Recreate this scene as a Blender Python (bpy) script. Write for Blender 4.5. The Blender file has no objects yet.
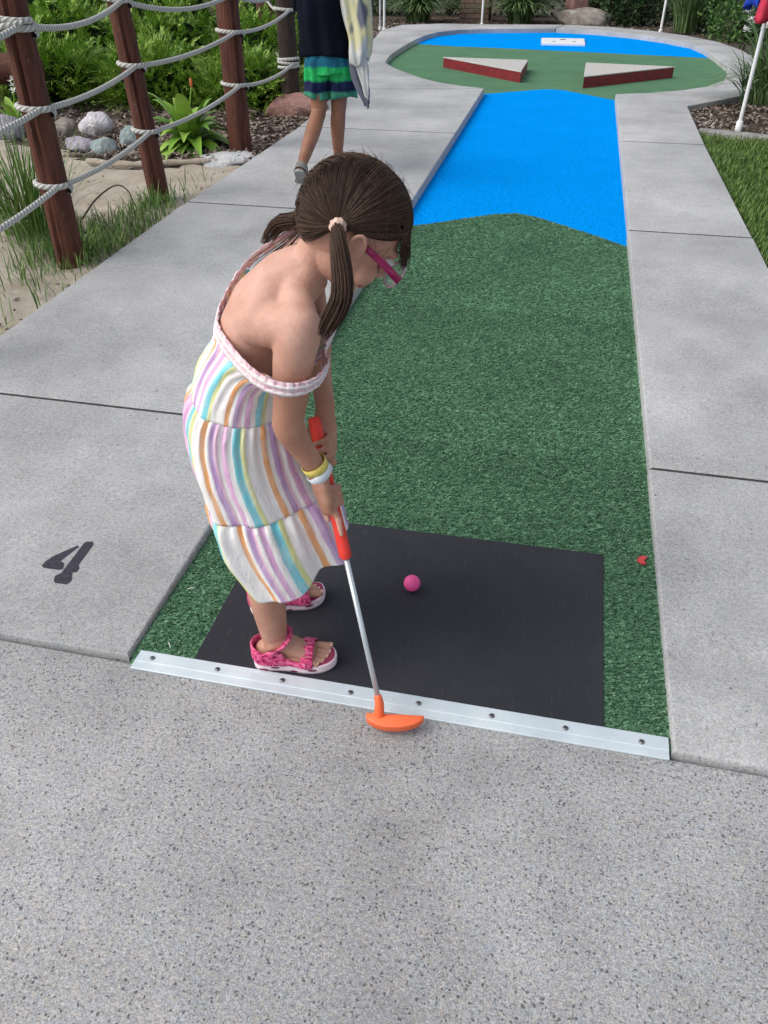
import bpy, bmesh, math, random
import numpy as np
from mathutils import Vector, Matrix
rnd = random.Random(7)
rng = np.random.default_rng(7)
SC = bpy.context.scene
COL = SC.collection
R = math.radians
TEST_FAST = False

# ------------------------------------------------------------------ helpers
def V(*a):
    return np.array(a[0] if len(a) == 1 else a, dtype=float)
def unit(v):
    v = np.asarray(v, float)
    return v / (np.linalg.norm(v) + 1e-12)

class MB:
    """collects geometry in world coordinates"""
    def __init__(s):
        s.v, s.f, s.m, s.uv = [], [], [], None
        s.n = 0
    def add(s, verts, faces, mi=0):
        o = s.n
        s.v.append(np.asarray(verts, float).reshape(-1, 3))
        s.n += len(s.v[-1])
        for f in faces:
            s.f.append(tuple(i + o for i in f)); s.m.append(mi)
        return o
    def loft(s, rings, closed=True, caps=True, mi=0):
        rings = [np.asarray(r, float) for r in rings]
        n = len(rings[0]); F = []
        for i in range(len(rings) - 1):
            a, b = i * n, (i + 1) * n
            for k in range(n if closed else n - 1):
                k2 = (k + 1) % n
                F.append((a + k, a + k2, b + k2, b + k))
        if caps and closed:
            F.append(tuple(range(n - 1, -1, -1)))
            F.append(tuple(range((len(rings) - 1) * n, len(rings) * n)))
        return s.add(np.concatenate(rings), F, mi)
    def tube(s, pts, rad, n=10, caps=True, mi=0, ref=None, flat=1.0, dome=False):
        """tube along pts; rad scalar / list of r or (ra, rb); ref = direction that ra follows"""
        pts = [V(p) for p in pts]
        if np.isscalar(rad): rad = [rad] * len(pts)
        rad = [(r, r * flat) if np.isscalar(r) else r for r in rad]
        if dome:
            t0, t1 = unit(pts[0] - pts[1]), unit(pts[-1] - pts[-2])
            P0, R0, P1, R1 = [], [], [], []
            for a in (80, 55, 28):
                c, q = math.cos(R(a)), math.sin(R(a))
                m = sum(rad[0]) / 2; P0.append(pts[0] + t0 * m * q); R0.append((rad[0][0] * c, rad[0][1] * c))
                m = sum(rad[-1]) / 2; P1.insert(0, pts[-1] + t1 * m * q); R1.insert(0, (rad[-1][0] * c, rad[-1][1] * c))
            pts = P0 + pts + P1; rad = R0 + rad + R1
        T = []
        for i in range(len(pts)):
            a = pts[max(i - 1, 0)]; b = pts[min(i + 1, len(pts) - 1)]
            T.append(unit(b - a))
        if ref is None:
            ref = V(0, 0, 1) if abs(T[0][2]) < .9 else V(1, 0, 0)
        e = unit(np.asarray(ref, float) - T[0] * (T[0] @ np.asarray(ref, float)))
        rings = []
        for i, p in enumerate(pts):
            e = unit(e - T[i] * (T[i] @ e)); q = np.cross(T[i], e)
            a = np.arange(n) * 2 * math.pi / n
            rings.append(p + np.outer(np.cos(a) * rad[i][0], e) + np.outer(np.sin(a) * rad[i][1], q))
        return s.loft(rings, True, caps, mi)
    def ell(s, c, A, n=18, m=12, mi=0):
        """ellipsoid; A = three axis vectors (already scaled)"""
        rings = []
        for j in range(1, m):
            t = math.pi * j / m
            a = np.arange(n) * 2 * math.pi / n
            rings.append(V(c) + np.outer(np.cos(a) * math.sin(t), A[0]) + np.outer(np.sin(a) * math.sin(t), A[1]) + math.cos(t) * V(A[2]))
        V0 = np.concatenate(rings + [[V(c) + V(A[2])], [V(c) - V(A[2])]])
        F = []; k = (m - 1) * n
        for j in range(m - 2):
            for i in range(n):
                i2 = (i + 1) % n
                F.append((j * n + i, (j + 1) * n + i, (j + 1) * n + i2, j * n + i2))
        for i in range(n):
            i2 = (i + 1) % n
            F.append((k, i, i2)); F.append((k + 1, (m - 2) * n + i2, (m - 2) * n + i))
        return s.add(V0, F, mi)
    def box(s, c, ax, mi=0):
        """ax = three half-extent vectors"""
        c = V(c); a, b, d = [V(q) for q in ax]
        P = [c + i * a + j * b + k * d for k in (-1, 1) for j in (-1, 1) for i in (-1, 1)]
        return s.add(P, [(0, 2, 3, 1), (4, 5, 7, 6), (0, 1, 5, 4), (2, 6, 7, 3), (0, 4, 6, 2), (1, 3, 7, 5)], mi)
    def quads(s, Q, mi=0):
        """Q: (n,k,3) separate polygons"""
        Q = np.asarray(Q, float); n, k = Q.shape[:2]
        o = s.n; s.v.append(Q.reshape(-1, 3)); s.n += n * k
        for i in range(n):
            s.f.append(tuple(range(o + i * k, o + i * k + k))); s.m.append(mi)
    def prism(s, poly, z0, z1, mi=0, mt=None):
        n = len(poly)
        P = [(x, y, z0) for x, y in poly] + [(x, y, z1) for x, y in poly]
        area = sum(poly[i][0] * poly[(i + 1) % n][1] - poly[(i + 1) % n][0] * poly[i][1] for i in range(n))
        if area < 0:
            P = P[:n][::-1] + P[n:][::-1]
        o = s.add(P, [(i, (i + 1) % n, n + (i + 1) % n, n + i) for i in range(n)] + [tuple(range(n - 1, -1, -1))], mi)
        s.f.append(tuple(range(o + n, o + 2 * n))); s.m.append(mi if mt is None else mt)
        return o

def world_loc(o):
    w = V(0, 0, 0)
    while o is not None:
        w = w + V(*o.location); o = o.parent
    return w
def build(name, mb, mats, parent=None, smooth=True, loc=None, uv=None, auto=None):
    me = bpy.data.meshes.new(name)
    base = world_loc(parent) if parent else V(0, 0, 0)
    if loc is not None and parent is None: base = V(*loc)
    vv = np.concatenate(mb.v) - base
    me.from_pydata(vv.tolist(), [], mb.f)
    if not isinstance(mats, (list, tuple)): mats = [mats]
    for m in mats: me.materials.append(m)
    if len(mats) > 1: me.polygons.foreach_set('material_index', mb.m)
    if smooth: me.polygons.foreach_set('use_smooth', [True] * len(me.polygons))
    if uv is not None:
        lay = me.uv_layers.new(name='UVMap')
        idx = np.empty(len(me.loops), dtype=np.int32); me.loops.foreach_get('vertex_index', idx)
        lay.data.foreach_set('uv', np.asarray(uv, float)[idx].ravel())
    if auto is not None: me.set_sharp_from_angle(angle=R(auto))
    me.update()
    o = bpy.data.objects.new(name, me); COL.objects.link(o)
    if loc is not None and parent is None: o.location = loc
    if parent: o.parent = parent
    return o
def modify(o, *mods):
    """apply modifiers given as (type, {settings}) and keep the evaluated mesh"""
    for t, kw in mods:
        m = o.modifiers.new(t, t)
        for k, v in kw.items(): setattr(m, k, v)
    dg = bpy.context.evaluated_depsgraph_get(); dg.update()
    me = bpy.data.meshes.new_from_object(o.evaluated_get(dg))
    old = o.data; mats = list(old.materials); o.modifiers.clear(); o.data = me; me.name = o.name
    if len(me.materials) == 0:
        for m in mats: me.materials.append(m)
    bpy.data.meshes.remove(old)
    return o
def skin_over(o, vox, it=5, fac=.5):
    modify(o, ('REMESH', dict(mode='VOXEL', voxel_size=vox, use_smooth_shade=True)), ('SMOOTH', dict(factor=fac, iterations=it)))
    o.data.polygons.foreach_set('use_smooth', [True] * len(o.data.polygons))
    return o
def tag(o, label=None, cat=None, group=None, kind=None):
    if label: o['label'] = label
    if cat: o['category'] = cat
    if group: o['group'] = group
    if kind: o['kind'] = kind
    return o
def empty(name, loc, label=None, cat=None, group=None):
    o = bpy.data.objects.new(name, None); COL.objects.link(o); o.location = loc
    o.empty_display_size = .1
    return tag(o, label, cat, group)
def spline(pts, n):
    """Catmull-Rom through pts, n samples"""
    P = [V(p) for p in pts]; P = [2 * P[0] - P[1]] + P + [2 * P[-1] - P[-2]]
    out = []
    for i in range(n):
        t = i / (n - 1) * (len(P) - 3); k = min(int(t), len(P) - 4); t -= k
        a, b, c, d = P[k:k + 4]
        out.append(.5 * (2 * b + (c - a) * t + (2 * a - 5 * b + 4 * c - d) * t * t + (3 * b - a - 3 * c + d) * t ** 3))
    return out
def interp(xs, ys, n):
    """linear interpolate list ys over parameter"""
    ys = np.asarray(ys, float); t = np.linspace(0, len(ys) - 1, n)
    return [ys[min(int(q), len(ys) - 2)] * (1 - (q - min(int(q), len(ys) - 2))) + ys[min(int(q), len(ys) - 2) + 1] * (q - min(int(q), len(ys) - 2)) for q in t]

# ------------------------------------------------------------------ materials
class NT:
    def __init__(s, name):
        s.m = bpy.data.materials.new(name); s.m.use_nodes = True
        s.t = s.m.node_tree; s.N = s.t.nodes; s.b = s.N['Principled BSDF']
        s.co = s.N.new('ShaderNodeTexCoord')
    def link(s, a, b): s.t.links.new(a, b)
    def coord(s, scale=(1, 1, 1), rot=(0, 0, 0), out='Object'):
        mp = s.N.new('ShaderNodeMapping'); mp.inputs['Scale'].default_value = scale; mp.inputs['Rotation'].default_value = rot
        s.link(s.co.outputs[out], mp.inputs['Vector']); return mp.outputs['Vector']
    def noise(s, vec, scale, detail=4, rough=.55, dist=0):
        n = s.N.new('ShaderNodeTexNoise'); n.inputs['Scale'].default_value = scale; n.inputs['Detail'].default_value = detail
        n.inputs['Roughness'].default_value = rough; n.inputs['Distortion'].default_value = dist
        s.link(vec, n.inputs['Vector']); return n.outputs['Fac']
    def voro(s, vec, scale, feature='F1', out='Distance', rand=1.0):
        n = s.N.new('ShaderNodeTexVoronoi'); n.feature = feature; n.inputs['Scale'].default_value = scale; n.inputs['Randomness'].default_value = rand
        s.link(vec, n.inputs['Vector']); return n.outputs[out]
    def ramp(s, fac, stops, interp='LINEAR'):
        n = s.N.new('ShaderNodeValToRGB'); cr = n.color_ramp; cr.interpolation = interp
        while len(cr.elements) < len(stops): cr.elements.new(.5)
        for e, (p, c) in zip(cr.elements, stops):
            e.position = p; e.color = (c, c, c, 1) if np.isscalar(c) else (*c, 1)
        s.link(fac, n.inputs['Fac']); return n.outputs['Color']
    def mix(s, a, b, fac, mode='MIX'):
        n = s.N.new('ShaderNodeMix'); n.data_type = 'RGBA'; n.blend_type = mode
        for k, q in ((6, a), (7, b), (0, fac)):
            if hasattr(q, 'is_linked'): s.link(q, n.inputs[k])
            elif k == 0: n.inputs[0].default_value = q
            else: n.inputs[k].default_value = (q, q, q, 1) if np.isscalar(q) else (*q, 1)
        return n.outputs[2]
    def math(s, op, a, b=None):
        n = s.N.new('ShaderNodeMath'); n.operation = op
        for k, q in ((0, a), (1, b)):
            if q is None: continue
            if hasattr(q, 'is_linked'): s.link(q, n.inputs[k])
            else: n.inputs[k].default_value = q
        return n.outputs[0]
    def island(s): return s.N.new('ShaderNodeNewGeometry').outputs['Random Per Island']
    def set(s, color=None, rough=None, metal=None, spec=None, **kw):
        for key, q in (('Base Color', color), ('Roughness', rough), ('Metallic', metal), ('Specular IOR Level', spec)):
            if q is None: continue
            i = s.b.inputs[key]
            if hasattr(q, 'is_linked'): s.link(q, i)
            elif key == 'Base Color': i.default_value = (*q, 1)
            else: i.default_value = q
        for k, q in kw.items(): s.b.inputs[k.replace('_', ' ')].default_value = q
        return s
    def bump(s, h, dist=.002, strength=1.0):
        n = s.N.new('ShaderNodeBump'); n.inputs['Distance'].default_value = dist; n.inputs['Strength'].default_value = strength
        s.link(h, n.inputs['Height']); s.link(n.outputs['Normal'], s.b.inputs['Normal']); return s

def concrete(name, base, coarse):
    t = NT(name); c = t.coord()
    big = t.noise(c, 1.1, 3); mid = t.noise(c, 9, 4); fine = t.noise(c, 300 if coarse else 220, 3, .75); mf = t.noise(c, 125 if coarse else 90, 3, .7)
    col = t.mix(tuple(q * .82 for q in base), tuple(q * 1.14 for q in base), t.ramp(big, [(.36, 0), (.64, 1)]))
    col = t.mix(col, t.ramp(mid, [(.3, .84), (.7, 1.14)]), .5, 'MULTIPLY')
    col = t.mix(col, t.ramp(fine, [(.32, .46 if coarse else .66), (.5, 1.0), (.69, 1.5 if coarse else 1.3)]), .95, 'MULTIPLY')
    col = t.mix(col, t.ramp(mf, [(.3, .62 if coarse else .8), (.5, 1.0), (.7, 1.3 if coarse else 1.15)]), .9, 'MULTIPLY')
    # warm / cool grains of aggregate
    vc = t.voro(c, 210 if coarse else 260, out='Color')
    sep = t.N.new('ShaderNodeSeparateColor'); t.link(vc, sep.inputs[0])
    col = t.mix(col, t.ramp(sep.outputs[0], [(0, (.90, .95, 1.05)), (.5, (1, 1, 1)), (1, (1.1, 1.0, .9))]), .7, 'MULTIPLY')
    # dark pebbles and pits of uneven size
    warp = t.N.new('ShaderNodeVectorMath'); warp.operation = 'ADD'
    nz = t.N.new('ShaderNodeTexNoise'); nz.inputs['Scale'].default_value = 60; t.link(c, nz.inputs['Vector'])
    sc = t.N.new('ShaderNodeVectorMath'); sc.operation = 'SCALE'; sc.inputs['Scale'].default_value = .012
    t.link(nz.outputs['Color'], sc.inputs[0]); t.link(c, warp.inputs[0]); t.link(sc.outputs[0], warp.inputs[1])
    w = warp.outputs[0]
    pit = None
    for s_, thr, dens in ((42, .10, .26), (88, .175, .28), (170, .27, .42)) if coarse else ((22, .06, .25), (90, .15, .14), (150, .18, .2)):
        d = t.voro(w, s_); vcol = t.voro(w, s_, out='Color')
        sp = t.N.new('ShaderNodeSeparateColor'); t.link(vcol, sp.inputs[0])
        pick = t.math('LESS_THAN', sp.outputs[1], dens)
        rad = t.math('MULTIPLY', sp.outputs[2], thr * 1.6)
        inside = t.math('LESS_THAN', d, rad)
        k = t.math('MULTIPLY', pick, inside)
        pit = k if pit is None else t.math('MAXIMUM', pit, k)
    col = t.mix(col, (.055, .058, .066), t.math('MULTIPLY', pit, .72))
    # pale grains
    d = t.voro(w, 150); vcol = t.voro(w, 150, out='Color'); sp = t.N.new('ShaderNodeSeparateColor'); t.link(vcol, sp.inputs[0])
    lite = t.math('MULTIPLY', t.math('GREATER_THAN', sp.outputs[0], .8), t.math('LESS_THAN', d, .3))
    col = t.mix(col, (.62, .60, .57), t.math('MULTIPLY', lite, .35 if coarse else .25))
    if coarse:   # faint stains
        st = t.noise(c, 2.6, 5, .6, .8)
        col = t.mix(col, (.80, .77, .74), t.math('MULTIPLY', t.ramp(st, [(.50, 0), (.66, 1)]), .55), 'MULTIPLY')
    t.set(col, .86, spec=.25)
    h = t.math('SUBTRACT', t.math('ADD', t.math('MULTIPLY', fine, .6), mf), t.math('MULTIPLY', pit, .8))
    return t.bump(h, .0022 if coarse else .0012).m

def turf(name, dark, midc, light, pile=True):
    t = NT(name); c = t.coord((70, 240, 120)); c2 = t.coord()
    n = t.noise(c, 1.0, 3, .65, .6); n2 = t.noise(c2, 330, 2, .6); big = t.noise(c2, 2.0, 4)
    f = t.math('ADD', t.math('MULTIPLY', n, .7), t.math('MULTIPLY', n2, .3))
    col = t.ramp(f, [(.36, dark), (.5, midc), (.66, light)])
    col = t.mix(col, t.ramp(big, [(.3, .86), (.7, 1.13)]), .8 if pile else .3, 'MULTIPLY')
    if not pile:
        col = t.mix(col, t.ramp(t.noise(t.coord((60, 34, 50)), 1.0, 3, .7), [(.34, .70), (.5, 1.0), (.68, 1.22)]), .8, 'MULTIPLY')
    if pile:
        col = t.mix(col, t.ramp(t.island(), [(0, .5), (.5, 1.0), (1, 1.65)]), .8, 'MULTIPLY')
    t.set(col, .95, spec=.06 if pile else .0)
    return t.bump(t.math('ADD', n, n2), .003).m

def plain(name, col, rough=.6, metal=0, spec=.5, var=.12, scale=25, bump=0, **kw):
    t = NT(name); c = t.coord(); n = t.noise(c, scale, 5)
    t.set(t.mix(tuple(q * (1 - var) for q in col), tuple(min(1, q * (1 + var)) for q in col), t.ramp(n, [(.3, 0), (.7, 1)])), rough, metal, spec, **kw)
    if bump: t.bump(n, bump)
    return t.m
def leafy(name, cols, rough=.5, scale=6):
    t = NT(name); c = t.coord(); n = t.noise(c, scale, 3); i = t.island()
    f = t.math('ADD', t.math('MULTIPLY', n, .45), t.math('MULTIPLY', i, .55))
    t.set(t.ramp(f, [(.2 + .6 * k / (len(cols) - 1), q) for k, q in enumerate(cols)]), rough, spec=.35)
    t.b.inputs['Subsurface Weight'].default_value = .0
    return t.m

M = {}
M['front'] = concrete('coarse_concrete', (.39, .395, .40), True)
M['walk'] = concrete('brushed_concrete', (.415, .424, .430), False)
M['green'] = turf('green_turf', (.018, .060, .034), (.082, .192, .106), (.27, .44, .275))
M['blue'] = turf('blue_turf', (.0005, .215, .70), (.001, .29, .87), (.004, .37, .99), False)
def rubber():
    t = NT('ribbed_rubber'); c = t.coord()
    w = t.N.new('ShaderNodeTexWave'); w.bands_direction = 'X'; w.inputs['Scale'].default_value = 75; w.inputs['Distortion'].default_value = .4; t.link(c, w.inputs['Vector'])
    n = t.noise(c, 3.0, 5, .6, .5); n2 = t.noise(c, 260, 2)
    col = t.mix((.022, .023, .030), (.033, .034, .042), t.ramp(n, [(.35, 0), (.7, 1)]))
    col = t.mix(col, (.12, .12, .125), t.math('MULTIPLY', t.ramp(t.noise(t.coord((14, 3, 8)), 6, 5, .7), [(.60, 0), (.78, 1)]), .35))
    t.set(col, .72, spec=.3)
    return t.bump(t.math('ADD', w.outputs['Fac'], t.math('MULTIPLY', n2, .8)), .00045).m
M['rubber'] = rubber()
def alu():
    t = NT('brushed_aluminium'); c = t.coord((2, 160, 60)); n = t.noise(c, 3, 4); b = t.noise(t.coord(), 7, 4)
    col = t.mix((.54, .62, .67), (.68, .76, .80), t.ramp(b, [(.35, 0), (.65, 1)]))
    t.set(col, t.ramp(n, [(.3, .42), (.7, .62)]), .25, .5)
    return t.bump(n, .0004).m
M['alu'] = alu()
M['screw'] = plain('worn_steel', (.22, .22, .23), .45, .8)
M['slot'] = plain('dark_slot', (.02, .02, .02), .8)
M['numpaint'] = plain('dark_stencil_paint', (.045, .045, .06), .8, spec=.2, var=.35, scale=120)
def sandm():
    t = NT('pale_sand'); c = t.coord(); n = t.noise(c, 300, 2, .7); b = t.noise(c, 3.5, 5, .6); d = t.noise(c, 14, 4)
    col = t.mix((.52, .44, .35), (.74, .67, .58), t.ramp(b, [(.3, 0), (.7, 1)]))
    col = t.mix(col, t.ramp(n, [(.3, .7), (.7, 1.25)]), .8, 'MULTIPLY')
    col = t.mix(col, (.19, .15, .11), t.math('MULTIPLY', t.ramp(d, [(.62, 0), (.74, 1)]), .7))
    t.set(col, .95, spec=.1); return t.bump(t.math('ADD', t.math('MULTIPLY', d, 3.0), n), .012).m
M['sand'] = sandm()
M['joint'] = plain('grimy_joint', (.055, .054, .052), .95, spec=.1, var=.4, scale=60)
def soilm():
    t = NT('dark_soil'); c = t.coord(); b = t.noise(c, 5, 6, .65); n = t.noise(c, 60, 4, .7)
    col = t.mix((.045, .036, .028), (.15, .12, .095), t.ramp(b, [(.3, 0), (.7, 1)]))
    col = t.mix(col, t.ramp(n, [(.3, .5), (.7, 1.5)]), .8, 'MULTIPLY')
    t.set(col, .95, spec=.1); return t.bump(n, .02).m
M['soil'] = soilm()
def lawnm():
    t = NT('lawn_soil'); c = t.coord(); b = t.noise(c, 30, 5, .65)
    t.set(t.mix((.022, .05, .012), (.06, .12, .03), b), .95, spec=.1); return t.m
M['lawn'] = lawnm()
M['blade'] = leafy('grass_blade', [(.04, .09, .016), (.10, .19, .035), (.20, .27, .075)])
M['longgrass'] = leafy('long_grass', [(.05, .12, .022), (.12, .24, .05), (.24, .32, .10)])
M['juniper'] = leafy('juniper_green', [(.04, .10, .014), (.13, .27, .030), (.27, .45, .06), (.44, .58, .12)], .55, 4)
M['juniperwood'] = plain('juniper_wood', (.06, .04, .028), .9)
M['hosta'] = leafy('broad_leaf', [(.09, .22, .025), (.21, .40, .05), (.36, .52, .11)], .4)
M['strap'] = leafy('strap_leaf', [(.03, .075, .02), (.085, .16, .05), (.22, .30, .13)], .4)
M['darkleaf'] = leafy('dark_shrub_leaf', [(.008, .024, .007), (.020, .055, .014), (.05, .10, .026)], .45)
M['midleaf'] = leafy('mid_shrub_leaf', [(.016, .05, .010), (.045, .115, .020), (.10, .20, .04)], .5)
M['chip'] = leafy('bark_chip', [(.08, .06, .048), (.22, .17, .14), (.42, .35, .30)], .9)
M['petal'] = plain('white_petal', (.8, .8, .78), .5)
M['orangebud'] = plain('orange_bud', (.6, .14, .05), .5)
def woodm(name, a, b):
    t = NT(name); c = t.coord((14, 14, 1.6)); n = t.noise(c, 2.5, 6, .65, .6); n2 = t.noise(t.coord((40, 40, 3)), 2, 4)
    col = t.mix(a, b, t.ramp(n, [(.3, 0), (.7, 1)]))
    col = t.mix(col, (.30, .24, .19), t.math('MULTIPLY', t.ramp(t.noise(t.coord((30, 30, 7)), 2.2, 5, .7), [(.64, 0), (.72, 1)]), .75))
    t.set(col, .7, spec=.3); return t.bump(t.math('ADD', n, n2), .01).m
M['post'] = woodm('red_brown_timber', (.048, .015, .010), (.140, .050, .032))
M['darkpost'] = woodm('dark_timber', (.020, .014, .011), (.055, .036, .028))
M['crack'] = plain('timber_crack', (.006, .004, .003), .95)
def ropem():
    t = NT('twisted_rope'); u = t.coord((1, 1, 1), out='UV')
    w = t.N.new('ShaderNodeTexWave'); w.bands_direction = 'DIAGONAL'; w.inputs['Scale'].default_value = 1.0; t.link(u, w.inputs['Vector'])
    n = t.noise(t.coord(), 200, 3)
    col = t.mix((.36, .36, .34), (.66, .66, .64), w.outputs['Fac'])
    t.set(t.mix(col, t.ramp(n, [(.3, .8), (.7, 1.15)]), .8, 'MULTIPLY'), .9, spec=.1); return t.bump(w.outputs['Fac'], .004).m
M['rope'] = ropem()
def rockm(name, a, b):
    t = NT(name); c = t.coord(); n = t.noise(c, 7, 6, .6); n2 = t.noise(c, 45, 4)
    t.set(t.mix(t.mix(a, b, t.ramp(n, [(.35, 0), (.65, 1)])), t.ramp(n2, [(.3, .75), (.7, 1.2)]), .7, 'MULTIPLY'), .85, spec=.2); return t.bump(t.math('ADD', n, n2), .02).m
M['rockwhite'] = rockm('pale_lilac_rock', (.50, .47, .52), (.72, .70, .72))
M['rockgrey'] = rockm('grey_rock', (.22, .215, .21), (.40, .39, .38))
M['rockteal'] = rockm('green_grey_rock', (.20, .27, .28), (.36, .42, .42))
M['rockpurple'] = rockm('lilac_grey_rock', (.30, .28, .36), (.46, .43, .48))
M['rockred'] = rockm('reddish_rock', (.26, .14, .12), (.38, .23, .20))
M['rocktan'] = rockm('tan_rock', (.20, .175, .15), (.38, .345, .31))
M['cement'] = rockm('pale_cement', (.44, .45, .46), (.62, .63, .64))
M['redpaint'] = plain('dark_red_paint', (.20, .012, .018), .55, var=.25, scale=14)
M['rampcon'] = plain('smooth_pale_concrete', (.48, .47, .45), .85, spec=.2, var=.12, scale=30)
M['whitepaint'] = plain('white_paint', (.78, .79, .80), .45, var=.05)
M['brick'] = None
M['flagred'] = plain('red_cloth', (.50, .035, .07), .75, spec=.2, var=.2, scale=9)
M['flagblue'] = plain('blue_cloth', (.015, .05, .38), .75, spec=.2, var=.2, scale=9)
M['redleaf'] = plain('red_scrap', (.55, .05, .05), .6)
def skinm(name, a, b):
    t = NT(name); c = t.coord(); n = t.noise(c, 14, 4); n2 = t.noise(c, 320, 2)
    t.set(t.mix(a, b, t.ramp(n, [(.3, 0), (.7, 1)])), .48, spec=.35)
    t.b.inputs['Subsurface Weight'].default_value = .12; t.b.inputs['Subsurface Radius'].default_value = (.012, .004, .002)
    t.b.inputs['Subsurface Scale'].default_value = .5
    return t.bump(n2, .0003).m
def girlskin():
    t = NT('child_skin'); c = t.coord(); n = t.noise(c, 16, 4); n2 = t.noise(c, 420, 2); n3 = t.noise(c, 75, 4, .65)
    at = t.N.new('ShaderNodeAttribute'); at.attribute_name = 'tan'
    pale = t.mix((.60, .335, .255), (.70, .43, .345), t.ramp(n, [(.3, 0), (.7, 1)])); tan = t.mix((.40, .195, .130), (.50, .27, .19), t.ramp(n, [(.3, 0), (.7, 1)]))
    col = t.mix(pale, tan, at.outputs['Fac'])  # from the paler to the darker skin colour by vertex weight
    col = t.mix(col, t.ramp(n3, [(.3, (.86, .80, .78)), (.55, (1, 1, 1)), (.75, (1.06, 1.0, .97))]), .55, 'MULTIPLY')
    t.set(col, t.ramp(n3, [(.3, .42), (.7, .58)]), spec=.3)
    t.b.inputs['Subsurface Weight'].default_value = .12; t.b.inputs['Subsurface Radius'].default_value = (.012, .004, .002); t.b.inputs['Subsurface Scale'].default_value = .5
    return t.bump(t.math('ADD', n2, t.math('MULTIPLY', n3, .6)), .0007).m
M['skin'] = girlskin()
M['skinboy'] = skinm('tanned_skin', (.25, .112, .066), (.33, .155, .098))
M['nail'] = plain('toe_nail', (.70, .42, .36), .35)
M['eyewhite'] = plain('eye_white', (.8, .8, .78), .2)
M['iris'] = plain('iris_brown', (.05, .025, .012), .2)
M['lip'] = plain('lip_pink', (.48, .18, .16), .45)
def hairm(name, cols):
    t = NT(name); i = t.island(); n = t.noise(t.coord(), 60, 3)
    t.set(t.ramp(t.math('ADD', t.math('ADD', t.math('MULTIPLY', i, .5), .15), t.math('MULTIPLY', n, .25)), [(.1, cols[0]), (.55, cols[1]), (.95, cols[2])]), .55, spec=.22)
    return t.m
M['hair'] = hairm('brown_hair', [(.030, .0165, .011), (.060, .035, .024), (.115, .070, .048)])
M['scalp'] = plain('dark_hair_base', (.034, .020, .015), .6, spec=.3, var=.4, scale=90)
M['boyhair'] = plain('dark_hair_base_two', (.02, .012, .008), .6, spec=.3)
M['scrunchie'] = plain('pale_pink_elastic', (.72, .50, .42), .8, var=.25, scale=160)
M['specs'] = plain('magenta_plastic', (.40, .012, .12), .3)
M['specfront'] = plain('clear_pink_plastic', (.75, .55, .62), .2, Transmission_Weight=.4)
def glassm():
    t = NT('lens'); t.set((1, 1, 1), .02, Transmission_Weight=1.0, IOR=1.1, Alpha=.25); return t.m
M['lens'] = glassm()
M['gripred'] = plain('red_rubber_grip', (.80, .045, .028), .5, var=.06)
M['shaft'] = plain('pale_steel_shaft', (.62, .68, .72), .3, .5, var=.05)
M['headorange'] = plain('orange_rubber', (.95, .17, .055), .5, var=.05)
def ballm():
    t = NT('pink_ball'); v = t.voro(t.coord(), 260, rand=.2)
    t.set((.95, .11, .36), .45, spec=.4); return t.bump(v, .0006).m
M['ball'] = ballm()
M['bandyellow'] = plain('yellow_wristband', (.72, .60, .14), .4, spec=.4)
M['bandwhite'] = plain('white_wristband', (.72, .78, .84), .3, var=.08, scale=40)
M['sole'] = plain('white_sole', (.74, .60, .65), .6, var=.08)
M['soledark'] = plain('plum_sole_inlay', (.16, .02, .06), .6)
def strapm():
    t = NT('pink_strap'); w = t.noise(t.coord((28, 90, 50)), 2.2, 3, .5, 1.6)
    t.set(t.ramp(w, [(.36, (.30, .012, .075)), (.47, (.66, .055, .20)), (.60, (.80, .20, .34))]), .75, spec=.2); return t.bump(w, .001).m
M['strapp'] = strapm()
M['footbed'] = plain('plum_footbed', (.30, .03, .09), .8)
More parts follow.
